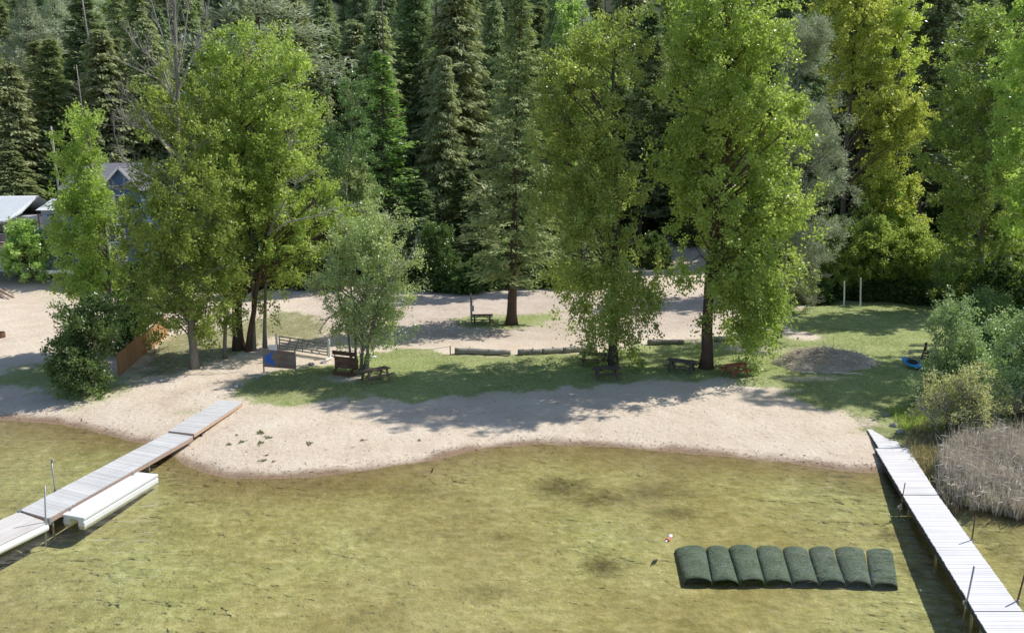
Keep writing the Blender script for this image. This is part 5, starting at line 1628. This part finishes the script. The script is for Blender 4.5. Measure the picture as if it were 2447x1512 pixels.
# kayak rack with two boats under it
KR = P(2208, 872)
r = thing("kayak_rack", "dark red wooden kayak rack with grey rungs beside the silvery shrub", "rack", KR)
ppm = FPX / KR.y
for k, (u) in enumerate((2208, 2268)):
    q = at_depth(u, 872, KR.y)
    mb = MB()
    x = q.x
    mb.bar((x - 0.1, KR.y + 0.45, KR.z - 0.1), (x + 0.05, KR.y, KR.z + 1.65), 0.09, 0.1)
    mb.bar((x + 0.1, KR.y - 0.45, KR.z - 0.1), (x - 0.05, KR.y, KR.z + 1.65), 0.09, 0.1)
    for h in (0.55, 1.0, 1.42):
        mb.box((x, KR.y + 0.0, KR.z + h - 0.07), (0.08, 1.0 - h * 0.5, 0.08))
    mb.box((x + 0.12, KR.y - 0.02, KR.z + 0.85), (0.05, 0.5, 0.5))
    mb.build("end_frame", M["redwood"], r)
for k, h in enumerate((0.58, 1.03, 1.45)):
    a = at_depth(2166, 850, KR.y).x
    mb = MB(); mb.tube([(a, KR.y - 0.2, KR.z + h), (a + 4.0, KR.y - 0.18, KR.z + h - 0.03)], 0.04, 8)
    mb.tube([(a + 0.3, KR.y + 0.2, KR.z + h + 0.02), (a + 4.0, KR.y + 0.22, KR.z + h)], 0.04, 8)
    mb.build("rung", M["gatewood"], r)


def kayak(label, mat, loc, rz, L=3.0, W=0.72, tilt=0.5, pitch=0.0):
    r = thing("kayak", label, "kayak", (0, 0, 0))
    mb = MB()
    n, m = 18, 12
    vs = []
    for i in range(n + 1):
        t = -1 + 2 * i / n
        w = W / 2 * max(1 - abs(t) ** 2.3, 0.0) + 0.012
        rise = 0.13 * abs(t) ** 2.5
        for j in range(m):
            a = 2 * PI * j / m
            zc_ = math.sin(a)
            vs.append((t * L / 2, w * math.cos(a), rise + 0.16 + (0.16 if zc_ < 0 else 0.09) * zc_ * (1 - 0.75 * abs(t) ** 3)))
    fs = [(i * m + j, i * m + (j + 1) % m, (i + 1) * m + (j + 1) % m, (i + 1) * m + j) for i in range(n) for j in range(m)]
    fs += [tuple(range(m))[::-1], tuple(n * m + j for j in range(m))]
    mb.add(vs, fs); mb.build("hull", mat, r, True)
    mb = MB()
    ring = [Vector((0.42 * math.cos(2 * PI * k / 20) - 0.1, 0.24 * math.sin(2 * PI * k / 20), 0.262)) for k in range(21)]
    mb.tube(ring, 0.028, 6)
    mb.add([p - Vector((0, 0, 0.004)) for p in ring[:-1]], [tuple(range(20))])
    mb.build("cockpit", M["black"], r, True)
    r.location = loc; r.rotation_euler = (tilt, pitch, rz)
    return r


kayak("bright blue kayak lying on the grass under the rack", M["kayak_blue"], P(2183, 882) + Vector((0.1, 0.25, 0.22)), -1.15, 2.1, 0.85, 0.30, 0.12)
kayak("dark teal kayak half hidden behind the silvery shrub", M["kayak_teal"], P(2236, 888) + Vector((0, 0.3, 0.1)), -0.75, 2.4, 0.72, 0.3)

# two white posts at the back of the right lawn
for (u, v, vt, lab) in ((2017, 733, 672, "left of two slim white posts standing at the shaded lawn edge"), (2056, 734, 664, "right of two slim white posts standing at the shaded lawn edge")):
    b_ = P(u, v); t = at_depth(u + 1, vt, b_.y)
    mb = MB(); mb.tube([b_ - up * 0.1, t], 0.075, 9)
    tag(mb.build("white_post", M["white_paint"], None, False, b_), lab, "post")

# meter post next to the lot table
b_ = P(1127, 777)
r = thing("meter_post", "grey wooden meter post with metal boxes beside the lot picnic table", "post", b_)
t = at_depth(1125, 700, b_.y)
mb = MB(); mb.tube([b_ - up * 0.2, t], 0.09, 9); mb.build("post", M["pole_wood"], r)
mb = MB(); mb.box(b_ + Vector((0.08, -0.16, 1.55)), (0.3, 0.16, 0.5)); mb.tube([b_ + Vector((0.08, -0.24, 1.62)), b_ + Vector((0.08, -0.32, 1.62))], 0.1, 12); mb.build("meter_box", M["meter"], r)
mb = MB(); mb.tube([b_ + Vector((0.08, -0.12, 1.8)), b_ + Vector((0.05, -0.1, 2.7))], 0.03, 7); mb.build("conduit", M["steel"], r)


# utility poles and wires
def util_pole(label, u, Y, vt, r0, arms, lean=0.0):
    t = at_depth(u, vt, Y)
    z0 = gz(t.x, Y)
    r = thing("utility_pole", label, "utility pole", (t.x + lean, Y, z0))
    mb = MB(); mb.tube([(t.x + lean, Y, z0 - 0.5), (t.x, Y, t.z)], [r0, r0 * 0.7], 9); mb.build("pole", M["pole_wood"], r, True)
    if arms:
        mb = MB(); mb.box((t.x, Y - 0.18, t.z - 0.3), (2.2, 0.1, 0.12)); mb.build("crossarm", M["pole_wood"], r)
        mb = MB(); mb.tube([(t.x + 0.3, Y - 0.35, t.z - 5.2), (t.x + 0.3, Y - 0.35, t.z - 4.4)], 0.24, 12); mb.build("transformer", M["meter"], r)
    return t


util_pole("leaning grey utility pole behind the metal roofed house", 122, 106, 302, 0.17, False, 0.35)
pt_ = util_pole("grey utility pole with transformer right of the yellow cottonwood", 2206, 112, 345, 0.14, True)
for k, (dv, lab) in enumerate(((0, "topmost pale power line running right from the utility pole"), (75, "middle pale power line running right from the utility pole"), (98, "lowest pale power line running right from the utility pole"))):
    a = at_depth(2206, 350 + dv, 111.7); b = at_depth(2620, 352 + dv, 111.7)
    mb = MB(); mb.tube([lerp2(a, b, t / 12) - up * (0.35 * 4 * (t / 12) * (1 - t / 12)) for t in range(13)], 0.022, 5)
    tag(mb.build("power_line", M["wire"], None, True, a), lab, "power line")

# ------------------------------------------------------------------ houses
def win(root, x0, x1, z0, z1, y, mull=1, name="window"):
    """window in a wall facing the lake at depth y: frame part with pane sub-part"""
    mb = MB()
    t = 0.09
    mb.box(((x0 + x1) / 2, y - 0.03, z1 + t / 2), (x1 - x0 + 2 * t, 0.08, t)); mb.box(((x0 + x1) / 2, y - 0.035, z0 - t / 2), (x1 - x0 + 2 * t + 0.08, 0.11, t))
    for x in (x0 - t / 2, x1 + t / 2): mb.box((x, y - 0.03, (z0 + z1) / 2), (t, 0.08, z1 - z0))
    for k in range(1, mull + 1): mb.box((x0 + (x1 - x0) * k / (mull + 1), y - 0.02, (z0 + z1) / 2), (0.06, 0.05, z1 - z0))
    f = mb.build(name, M["trim"], root)
    g_ = MB(); g_.box(((x0 + x1) / 2, y - 0.006, (z0 + z1) / 2), (x1 - x0, 0.012, z1 - z0)); g_.build("pane", M["glass"], f)


def X(u, Y): return (u - CU) * Y / FPX
def Zv(u, v, Y): return at_depth(u, v, Y).z


# blue house
Y = 95.0
bx0, bx1 = X(168, Y), X(345, Y)
g0 = gz((bx0 + bx1) / 2, Y) - 0.4
zd = Zv(140, 640, Y)
ze = Zv(240, 447, Y)
zr = Zv(255, 389, Y)
r = thing("house", "blue three storey house with grey shingle roof behind the slim cottonwood", "house", ((bx0 + bx1) / 2, Y, g0))
mb = MB()
mb.box(((bx0 + bx1) / 2, Y + 4.5, (zd + ze) / 2), (bx1 - bx0, 9, ze - zd))
yr = Y + 4.5
gx0, gx1 = X(262, Y), X(345, Y)
gxm = (gx0 + gx1) / 2
mb.add([(gx0, Y - 0.02, ze), (gx1, Y - 0.02, ze), (gxm, Y - 0.02, ze + 2.1)], [(0, 1, 2)])
mb.build("wall", M["wall_blue"], r)
mb = MB()
mb.box(((bx0 + bx1) / 2 + 0.6, Y + 4.6, (g0 + zd) / 2), (bx1 - bx0 - 1.6, 8.2, zd - g0 - 0.02))
mb.build("basement_wall", M["concrete"], r)
mb = MB()
ov = 0.5
a0, a1 = Vector((bx0 - ov, Y - ov, ze - 0.1)), Vector((bx1 + ov, Y - ov, ze - 0.1))
r0_, r1_ = Vector((bx0 - ov, yr, zr)), Vector((bx1 + ov, yr, zr))
b0_, b1_ = Vector((bx0 - ov, Y + 9 + ov, ze - 0.1)), Vector((bx1 + ov, Y + 9 + ov, ze - 0.1))
dn = Vector((0, 0, -0.18))
for (p0, p1, p2, p3) in ((a0, a1, r1_, r0_), (r0_, r1_, b1_, b0_)):
    mb.add([p0, p1, p2, p3, p0 + dn, p1 + dn, p2 + dn, p3 + dn], [(0, 1, 2, 3), (7, 6, 5, 4), (0, 4, 5, 1), (1, 5, 6, 2), (2, 6, 7, 3), (3, 7, 4, 0)])
q0, q1, qm_ = Vector((gx0 - 0.4, Y - 0.7, ze - 0.25)), Vector((gx1 + 0.4, Y - 0.7, ze - 0.25)), Vector((gxm, Y - 0.7, ze + 2.3))
k0, k1, km = [p + Vector((0, 4.2, 0)) for p in (q0, q1, qm_)]
for (p0, p1, p2, p3) in ((q0, qm_, km, k0), (qm_, q1, k1, km)):
    mb.add([p0, p1, p2, p3, p0 + dn, p1 + dn, p2 + dn, p3 + dn], [(0, 1, 2, 3), (7, 6, 5, 4), (0, 4, 5, 1), (1, 5, 6, 2), (2, 6, 7, 3), (3, 7, 4, 0)])
mb.build("roof", M["shingle"], r)
mb = MB()
mb.bar(q0 + Vector((0, -0.03, -0.1)), qm_ + Vector((0, -0.03, -0.1)), 0.05, 0.24); mb.bar(qm_ + Vector((0, -0.03, -0.1)), q1 + Vector((0, -0.03, -0.1)), 0.05, 0.24)
mb.bar(a0 + Vector((0, -0.03, -0.1)), Vector((gx0 - 0.4, Y - ov - 0.03, ze - 0.2)), 0.05, 0.2)
mb.build("fascia", M["trim"], r)
for (u0, u1, v0, v1, ml) in ((285, 312, 468, 505, 1), (270, 280, 470, 500, 0), (214, 246, 538, 578, 1), (258, 300, 538, 578, 1), (314, 332, 538, 580, 0), (222, 250, 592, 628, 1), (262, 300, 590, 630, 1)):
    win(r, X(u0, Y), X(u1, Y), Zv(u0, v1, Y), Zv(u0, v0, Y), Y, ml)
win(r, X(290, Y), X(316, Y), Zv(300, 668, Y), Zv(300, 652, Y), Y + 0.5, 1)
mb = MB()
dx0, dx1 = X(119, Y), bx1
mb.box(((dx0 + dx1) / 2, Y - 1.3, zd - 0.08), (dx1 - dx0, 2.6, 0.12)); mb.build("deck", M["deck_grey"], r)
mb = MB(); mb.box(((dx0 + dx1) / 2, Y - 2.63, zd - 0.17), (dx1 - dx0 + 0.06, 0.05, 0.42)); mb.box((dx0 - 0.03, Y - 1.3, zd - 0.17), (0.05, 2.6, 0.42)); mb.build("deck_fascia", M["trim"], r)
mb = MB()
for k in range(14):
    x = dx0 + 0.05 + (dx1 - dx0 - 0.1) * k / 13
    mb.tube([(x, Y - 2.55, zd), (x, Y - 2.55, zd + 1.0)], 0.03, 6)
for h in (0.35, 0.68, 1.0): mb.tube([(dx0, Y - 2.55, zd + h), (dx1, Y - 2.55, zd + h)], 0.022, 6)
mb.build("railing", M["dark_frame"], r)
for u in (127, 182, 240, 300):
    x = X(u, Y); z0 = gz(x, Y - 2.4)
    mb = MB(); mb.bar((x, Y - 2.4, z0 - 0.2), (x, Y - 2.4, zd - 0.15), 0.16); mb.build("deck_post", M["rust"], r)
mb = MB(); mb.box((X(200, Y), Y + 0.42, g0 + 1.35), (0.95, 0.06, 2.1)); mb.build("door", M["trim"], r)

# white house with ribbed metal roof
Y = 97.0
wx1 = X(103, Y); wx0 = X(-230, Y)
g0 = gz(wx1, Y) - 0.3
zr, ze = Zv(60, 471, Y + 4), Zv(10, 526, Y)
zf = Zv(10, 580, Y)
r = thing("house", "white two storey house with ribbed metal roof at the left edge", "house", ((wx0 + wx1) / 2, Y, g0))
mb = MB()
mb.box(((wx0 + wx1) / 2, Y + 4.2, (g0 + zf) / 2), (wx1 - wx0, 7.4, zf - g0)); mb.build("lower_wall", M["wall_white"], r)
mb = MB()
mb.box(((wx0 + wx1) / 2, Y + 5.2, (zf + ze) / 2 + 0.1), (wx1 - wx0 - 0.1, 6, ze - zf + 0.4))
mb.build("upper_wall", M["wall_grey"], r)
mb = MB(); mb.box((X(62, Y), Y + 1.2, zf + 0.75), (1.7, 1.9, 1.5)); mb.build("porch_wall", M["wall_white"], r)
mb = MB()
e0, e1 = Vector((wx0, Y - 0.5, ze - 0.05)), Vector((X(24, Y), Y - 0.5, ze - 0.05))
m1 = Vector((X(55, Y + 1), Y + 1.2, Zv(55, 508, Y + 1.2)))
pk = Vector((X(103, Y + 4), Y + 3.4, Zv(103, 471, Y + 3.4)))
rg0 = Vector((wx0, Y + 5.0, zr)); rg1 = Vector((X(104, Y + 5), Y + 5.0, zr + 0.15))
bk0, bk1 = Vector((wx0, Y + 10.5, ze)), Vector((rg1.x, Y + 10.5, ze))
mb.add([e0, e1, m1, pk, rg1, rg0], [(0, 1, 2, 3, 4, 5)])
mb.add([p - up * 0.16 for p in (e0, e1, m1, pk, rg1, rg0)], [(5, 4, 3, 2, 1, 0)])
for p, q in ((e0, e1), (e1, m1), (m1, pk)):
    mb.add([p, q, q - up * 0.16, p - up * 0.16], [(3, 2, 1, 0)])
mb.add([rg0, rg1, bk1, bk0], [(0, 1, 2, 3)])
mb.build("roof", M["metal_roof"], r, False)
for u in (20, 80, 112):
    x = X(u, Y)
    mb = MB(); mb.bar((x, Y + (0 if u < 40 else 1.6), zf), (x, Y + (0 if u < 40 else 1.6), ze + (0 if u < 40 else 0.7)), 0.13); mb.build("porch_post", M["redwood"], r)
mb = MB()
x0_, x1_ = wx0, X(34, Y)
mb.box(((x0_ + x1_) / 2, Y - 0.15, zf - 0.06), (x1_ - x0_, 1.3, 0.14)); mb.build("balcony", M["redwood"], r)
mb = MB()
k = x0_
while k < x1_:
    mb.box((k, Y - 0.74, zf + 0.48), (0.035, 0.035, 0.9)); k += 0.16
mb.box(((x0_ + x1_) / 2, Y - 0.74, zf + 0.96), (x1_ - x0_, 0.07, 0.06))
k = X(92, Y)
while k < X(114, Y):
    mb.box((k, Y + 1.6, zf + 0.48), (0.035, 0.035, 0.9)); k += 0.16
mb.box((X(103, Y), Y + 1.6, zf + 0.96), (1.2, 0.07, 0.06))
mb.build("railing", M["redwood"], r)
d_ = MB(); d_.box((X(99, Y + 2), Y + 2.12, zf + 1.0), (0.95, 0.06, 2.0)); d_.build("door", M["trim"], r)
win(r, X(-30, Y + 2), X(14, Y + 2), zf + 0.9, zf + 2.1, Y + 2.17, 1)
# wing to the right
mb = MB(); wz0, wz1 = Zv(130, 590, Y + 3), Zv(130, 500, Y + 3)
mb.box((X(138, Y + 3), Y + 6.5, (wz0 + wz1) / 2), (3.4, 7, wz1 - wz0)); mb.build("wing_wall", M["wall_grey"], r)
mb = MB(); mb.box((X(138, Y + 3), Y + 6.7, (g0 + wz0) / 2), (3.3, 6.6, wz0 - g0)); mb.build("foundation", M["concrete"], r)
mb = MB()
a_ = X(138, Y + 3)
for (p0, p1, p2, p3) in (((a_ - 2.0, Y + 2.4, wz1 - 0.1), (a_ + 2.0, Y + 2.4, wz1 - 0.1), (a_ + 2.0, Y + 6.5, wz1 + 1.2), (a_ - 2.0, Y + 6.5, wz1 + 1.2)), ((a_ - 2.0, Y + 6.5, wz1 + 1.2), (a_ + 2.0, Y + 6.5, wz1 + 1.2), (a_ + 2.0, Y + 10.6, wz1 - 0.1), (a_ - 2.0, Y + 10.6, wz1 - 0.1))):
    mb.add([p0, p1, p2, p3], [(0, 1, 2, 3)])
mb.build("wing_roof", M["metal_roof"], r)
win(r, X(133, Y + 3), X(143, Y + 3), Zv(138, 527, Y + 3), Zv(138, 510, Y + 3), Y + 2.97, 0)
mb = MB(); mb.box((X(117, Y + 3), Y + 2.8, Zv(117, 518, Y + 3)), (0.6, 0.4, 0.45)); mb.build("air_conditioner", M["trim"], r)

# bleached driftwood roots on the left bank
b_ = P(0, 700)
mb = MB()
rw = np.random.default_rng(8)
for (u1, v1, u2, v2, rr_) in ((-30, 680, 35, 712, 0.22), (-20, 690, 22, 716, 0.14), (5, 692, 30, 700, 0.1), (-10, 700, 10, 714, 0.1), (10, 690, 34, 706, 0.08)):
    a, b = at_depth(u1, v1, b_.y), P(u2, v2)
    mb.tube([a, lerp2(a, b, 0.4) + Vector((rw.normal(0, 0.1), 0, 0.25)), lerp2(a, b, 0.75), b + up * 0.03], [rr_, rr_ * 0.85, rr_ * 0.6, rr_ * 0.3], 7, None, True)
tag(mb.build("driftwood", M["root"], None, True, b_), "bleached tangle of roots on the sandy bank at the left edge", "driftwood")
b_ = P(0, 806)
r = thing("fire_pit", "dark brown fire ring on the sand cut by the left edge", "fire pit", b_)
mb = MB()
for k in range(20):
    a0, a1 = 2 * PI * k / 20, 2 * PI * (k + 1) / 20
    c0, c1_ = Vector((math.cos(a0), math.sin(a0), 0)), Vector((math.cos(a1), math.sin(a1), 0))
    q4 = [b_ + c0 * 0.42, b_ + c1_ * 0.42, b_ + c1_ * 0.36, b_ + c0 * 0.36]
    mb.add([p - up * 0.05 for p in q4] + [p + up * 0.45 for p in q4], [(0, 1, 5, 4), (2, 3, 7, 6), (4, 5, 6, 7)])
mb.build("ring", M["rust"], r)
mb = MB(); mb.tube([b_ + Vector((-0.3, 0, 0.1)), b_ + Vector((0.3, 0.1, 0.14))], 0.06, 7); mb.tube([b_ + Vector((0.0, -0.3, 0.2)), b_ + Vector((0.1, 0.3, 0.2))], 0.05, 7); mb.build("charred_wood", M["black"], r)


# rocks
def rock(label, u, v, s, seed):
    rr = np.random.default_rng(seed)
    c = P(u, v)
    vs, fs = [], []
    n1, n2 = 9, 6
    for i in range(n2 + 1):
        th = PI * i / n2
        for j in range(n1):
            a = 2 * PI * j / n1
            k = s * rr.uniform(0.8, 1.15)
            vs.append((c.x + k * 1.2 * math.sin(th) * math.cos(a), c.y + k * math.sin(th) * math.sin(a), c.z + s * 0.3 + k * 0.65 * math.cos(th)))
    for i in range(n2):
        for j in range(n1):
            fs.append((i * n1 + j, (i + 1) * n1 + j, (i + 1) * n1 + (j + 1) % n1, i * n1 + (j + 1) % n1))
    mb = MB(); mb.add(vs, fs)
    tag(mb.build("rock", M["rock"], None, False, c), label, "rock")


rock("largest pale rock in the small rock cluster near the dock end", 562, 926, 0.24, 1)
rock("flat grey rock left in the small rock cluster near the dock end", 551, 933, 0.17, 2)
rock("small rock right in the small rock cluster near the dock end", 573, 923, 0.14, 3)
rock("small white rock on the grass left of the sign", 614, 905, 0.13, 4)
rock("grey rock in the dirt right of the sign", 744, 872, 0.2, 5)
rock("small dark rock between the sign and the farm gate", 772, 868, 0.18, 6)
rock("pale rock at the grass edge left of the right dock", 2135, 1018, 0.2, 7)
rock("small pale rock on the shaded grass above the right dock", 2118, 992, 0.16, 8)
rock("dark rock beside the shore end of the right dock", 2152, 1034, 0.22, 9)


# ------------------------------------------------------------------ small plants
def tuft_quads(cs, hs, n, rng, wd=0.02, lean=0.35, col=(0.3, 0.9)):
    m = len(cs)
    base = np.repeat(cs, n, 0) + np.concatenate([rng.normal(0, 1, (m * n, 2)) * np.repeat(hs, n)[:, None] * 0.28, np.zeros((m * n, 1))], 1)
    ax = np.concatenate([rng.normal(0, lean, (m * n, 2)), np.ones((m * n, 1))], 1)
    nr = np.concatenate([rng.normal(0, 1, (m * n, 2)), np.zeros((m * n, 1))], 1)
    ln = np.repeat(hs, n) * rng.uniform(0.6, 1.2, m * n)
    return kites(base, ax, nr, ln, np.full(m * n, wd) * rng.uniform(0.7, 1.4, m * n)), rng.uniform(col[0], col[1], m * n)


M["grass"] = leafmat("grass_blade", (0.18, 0.25, 0.07), (0.36, 0.45, 0.145), (0.56, 0.6, 0.26), 0.35)
M["dry_grass"] = leafmat("dry_grass_blade", (0.26, 0.24, 0.11), (0.45, 0.41, 0.22), (0.62, 0.57, 0.36), 0.3, (1.1, 1.05, 0.8))
M["reed"] = leafmat("dry_cattail_leaf", (0.37, 0.325, 0.275), (0.62, 0.565, 0.485), (0.8, 0.76, 0.68), 0.25, (1.1, 1.05, 0.9), 0.3, 0.5)
M["weed"] = leafmat("beach_weed_leaf", (0.105, 0.128, 0.053), (0.195, 0.225, 0.090), (0.330, 0.345, 0.150), 0.25)

gr = np.random.default_rng(33)
idx = np.where((g.ravel() > 0.35) & (YY.ravel() < 82) & (SD.ravel() > 1) & (XX.ravel() > -42) & (XX.ravel() < 50))[0]
pick = gr.choice(idx, 15000, replace=True)
ctr = VALL[pick] + np.concatenate([gr.uniform(-0.2, 0.2, (15000, 2)), np.full((15000, 1), -0.02)], 1)
q_, t_ = tuft_quads(ctr, gr.uniform(0.05, 0.15, 15000), 4, gr, 0.014)
tag(link_quads("grass", q_, t_, M["grass"]), "short green grass blades over the lawn", "grass", kind="stuff")


def px_field(poly, n, rng, z=0.3):
    us = [p[0] for p in poly]; vs = [p[1] for p in poly]
    out = []
    while len(out) < n:
        u, v = rng.uniform(min(us), max(us)), rng.uniform(min(vs), max(vs))
        c = False
        for i in range(len(poly)):
            (x0, y0), (x1, y1) = poly[i], poly[(i + 1) % len(poly)]
            if ((y0 > v) != (y1 > v)) and u < (x1 - x0) * (v - y0) / (y1 - y0) + x0: c = not c
        if c:
            p = at_z(u, v, z); out.append((p.x, p.y, gz(p.x, p.y)))
    return np.array(out)


ctr = px_field([(2160, 1040), (2240, 1030), (2300, 1060), (2260, 1110), (2230, 1170), (2215, 1150), (2180, 1090)], 520, gr)
q_, t_ = tuft_quads(ctr, gr.uniform(0.2, 0.5, len(ctr)), 12, gr, 0.018, 0.5)
tag(link_quads("dry_grass", q_, t_, M["dry_grass"]), "pale dry grass between the right dock and the cattails", "grass", kind="stuff")
ctr = px_field([(2120, 990), (2200, 1000), (2280, 1030), (2330, 1050), (2240, 1050), (2150, 1040)], 420, gr)
q_, t_ = tuft_quads(ctr, gr.uniform(0.2, 0.45, len(ctr)), 10, gr, 0.018, 0.4)
tag(link_quads("tall_grass", q_, t_, M["grass"]), "tall green grass around the shore end of the right dock", "grass", kind="stuff")
# cattails
ctr = px_field([(2236, 1172), (2262, 1196), (2330, 1214), (2450, 1236), (2640, 1262), (2640, 1078), (2450, 1082), (2330, 1086), (2268, 1104), (2240, 1140)], 2600, gr, 0.1)
hs = gr.uniform(0.8, 1.7, len(ctr)) * (0.55 + 0.75 * vnoise(ctr[:, 0] * 0.7, ctr[:, 1] * 0.7, 0, 4))
base = np.repeat(ctr, 7, 0) + np.concatenate([gr.normal(0, 0.09, (len(ctr) * 7, 2)), np.full((len(ctr) * 7, 1), -0.1)], 1)
ax = np.concatenate([gr.normal(0, 0.16, (len(base), 2)), np.ones((len(base), 1))], 1)
nr = np.concatenate([gr.normal(0, 1, (len(base), 2)), np.zeros((len(base), 1))], 1)
hh = np.repeat(hs, 7) * gr.uniform(0.6, 1.1, len(base))
q_ = kites(base, ax, nr, hh, gr.uniform(0.012, 0.026, len(base)))
t_ = np.clip(np.repeat(gr.random(len(ctr)), 7) * 0.5 + gr.random(len(base)) * 0.5, 0, 1)
# bent tips
bi = gr.choice(len(base), len(base) // 2, replace=False)
tip = base[bi] + unit(ax[bi]) * hh[bi][:, None] * gr.uniform(0.55, 0.95, (len(bi), 1))
bx = np.concatenate([gr.normal(0, 1, (len(bi), 2)), gr.normal(-0.35, 0.4, (len(bi), 1))], 1)
q2 = kites(tip, bx, gr.normal(0, 1, (len(bi), 3)), hh[bi] * gr.uniform(0.18, 0.45, len(bi)), gr.uniform(0.012, 0.024, len(bi)))
q_ = np.concatenate([q_, q2]); t_ = np.concatenate([t_, np.clip(t_[bi] + 0.15, 0, 1)])
tag(link_quads("cattails", q_, t_, M["reed"]), "dense bed of dry tan cattails right of the dock", "cattails", kind="stuff")
ctr = px_field([(2236, 1165), (2262, 1190), (2330, 1212), (2450, 1234), (2640, 1260), (2640, 1230), (2450, 1205), (2300, 1180), (2250, 1140)], 170, gr, 0.0)
q_, t_ = tuft_quads(ctr, gr.uniform(0.4, 0.8, len(ctr)), 9, gr, 0.02, 0.25)
tag(link_quads("young_reeds", q_, t_, M["grass"]), "fresh green reed shoots at the front of the cattails", "reeds", kind="stuff")

xs_ = gr.uniform(-40, 36, 2600)
off = np.where(gr.random(2600) < 0.6, np.abs(gr.normal(0.7, 0.35, 2600)), gr.uniform(0.5, 9, 2600))
ys_ = np.interp(xs_, SHX, SHY) + off
zs_ = height(xs_, ys_) + 0.015
q_ = kites(np.stack([xs_, ys_, zs_], 1), np.concatenate([gr.normal(0, 1, (2600, 2)), gr.normal(0.1, 0.15, (2600, 1))], 1), gr.normal(0, 0.4, (2600, 3)) + np.array([0, 0, 1.0]), gr.uniform(0.05, 0.22, 2600) * np.where(gr.random(2600) < 0.06, 2.2, 1), gr.uniform(0.012, 0.03, 2600))
M["litter"] = leafmat("dry_litter", (0.06, 0.045, 0.03), (0.19, 0.14, 0.10), (0.42, 0.36, 0.29), 0.1)
tag(link_quads("litter", q_, gr.random(2600), M["litter"]), "bits of dry leaf and twig litter on the sand", "litter", kind="stuff")

# weed tufts on the sand
WT = [(622, 1034, 0.22), (640, 1046, 0.2), (580, 1056, 0.18), (622, 1060, 0.2), (547, 1062, 0.16), (742, 1060, 0.15), (628, 1101, 0.17), (868, 1052, 0.14), (1002, 1052, 0.12), (655, 1102, 0.1), (566, 1040, 0.1), (636, 1088, 0.1)]
proto = None
for (u, v, s) in WT:
    p = P(u, v)
    if proto is None:
        cs = np.zeros((7, 3)); cs[:, :2] = gr.normal(0, 0.5, (7, 2))
        q_, t_ = tuft_quads(cs, np.full(7, 0.9), 9, gr, 0.12, 0.7)
        proto = link_quads("weed_tuft", q_, t_, M["weed"])
        tag(proto, "small dark weed tuft growing on the open sand", "weed", "weed tufts on the sand")
        o = proto
    else:
        o = proto.copy(); COL.objects.link(o)
    o.location = p; o.scale = (s * 0.8, s * 0.8, s * 0.8); o.rotation_euler = (0, 0, random.uniform(0, 6))

# sticks washed up on the sand
sk = random.Random(12)
for k, (u, v, lab) in enumerate(((1035, 1122, "dark driftwood stick at the waterline below the lawn shadow"), (735, 1060, "pale stick lying on the sand near the weed tufts"), (195, 1003, "thin dark stick on the sand near the left shore"), (2170, 985, "bleached driftwood branch on the shaded grass above the right dock"))):
    p = P(u, v); a = sk.uniform(0, PI); d = Vector((math.cos(a), math.sin(a), 0)) * (0.35 if k < 3 else 0.8)
    mb = MB(); mb.tube([p - d + up * 0.03, p + up * 0.07 + Vector((0, 0.05, 0)), p + d + up * 0.03], [0.03, 0.028, 0.012], 6)
    tag(mb.build("stick", M["root"] if k != 0 else M["bark"], None, True, p), lab, "stick")

# ------------------------------------------------------------------ light
EL = math.radians(52)
SDIR = Vector((0.90 * math.cos(EL), 0.436 * math.cos(EL), math.sin(EL)))
sun = bpy.data.lights.new("sun", "SUN")
sun.energy = 5.0
sun.angle = math.radians(0.5)
sun.color = (1.0, 0.955, 0.88)
so = bpy.data.objects.new("sun", sun); COL.objects.link(so)
so.rotation_euler = SDIR.to_track_quat("Z", "Y").to_euler()
so.location = (60, 60, 120)
w = bpy.data.worlds.new("World"); scene.world = w
w.use_nodes = True
nt = w.node_tree
bg = nt.nodes.get("Background") or nt.nodes.new("ShaderNodeBackground")
sky = nt.nodes.new("ShaderNodeTexSky")
sky.sky_type = "NISHITA"
sky.sun_disc = False
sky.sun_elevation = EL
sky.sun_rotation = math.atan2(SDIR.x, SDIR.y)
sky.altitude = 600
nt.links.new(sky.outputs[0], bg.inputs[0])
bg.inputs[1].default_value = 0.15
scene.view_settings.view_transform = "Standard"
scene.view_settings.look = "None"
scene.view_settings.exposure = 0
scene.view_settings.gamma = 1
scene.render.engine = "CYCLES"
scene.cycles.max_bounces = 8
scene.cycles.diffuse_bounces = 5
scene.cycles.glossy_bounces = 2
scene.cycles.transmission_bounces = 3
scene.cycles.transparent_max_bounces = 6
scene.cycles.use_denoising = True
scene.cycles.caustics_reflective = False
scene.cycles.caustics_refractive = False
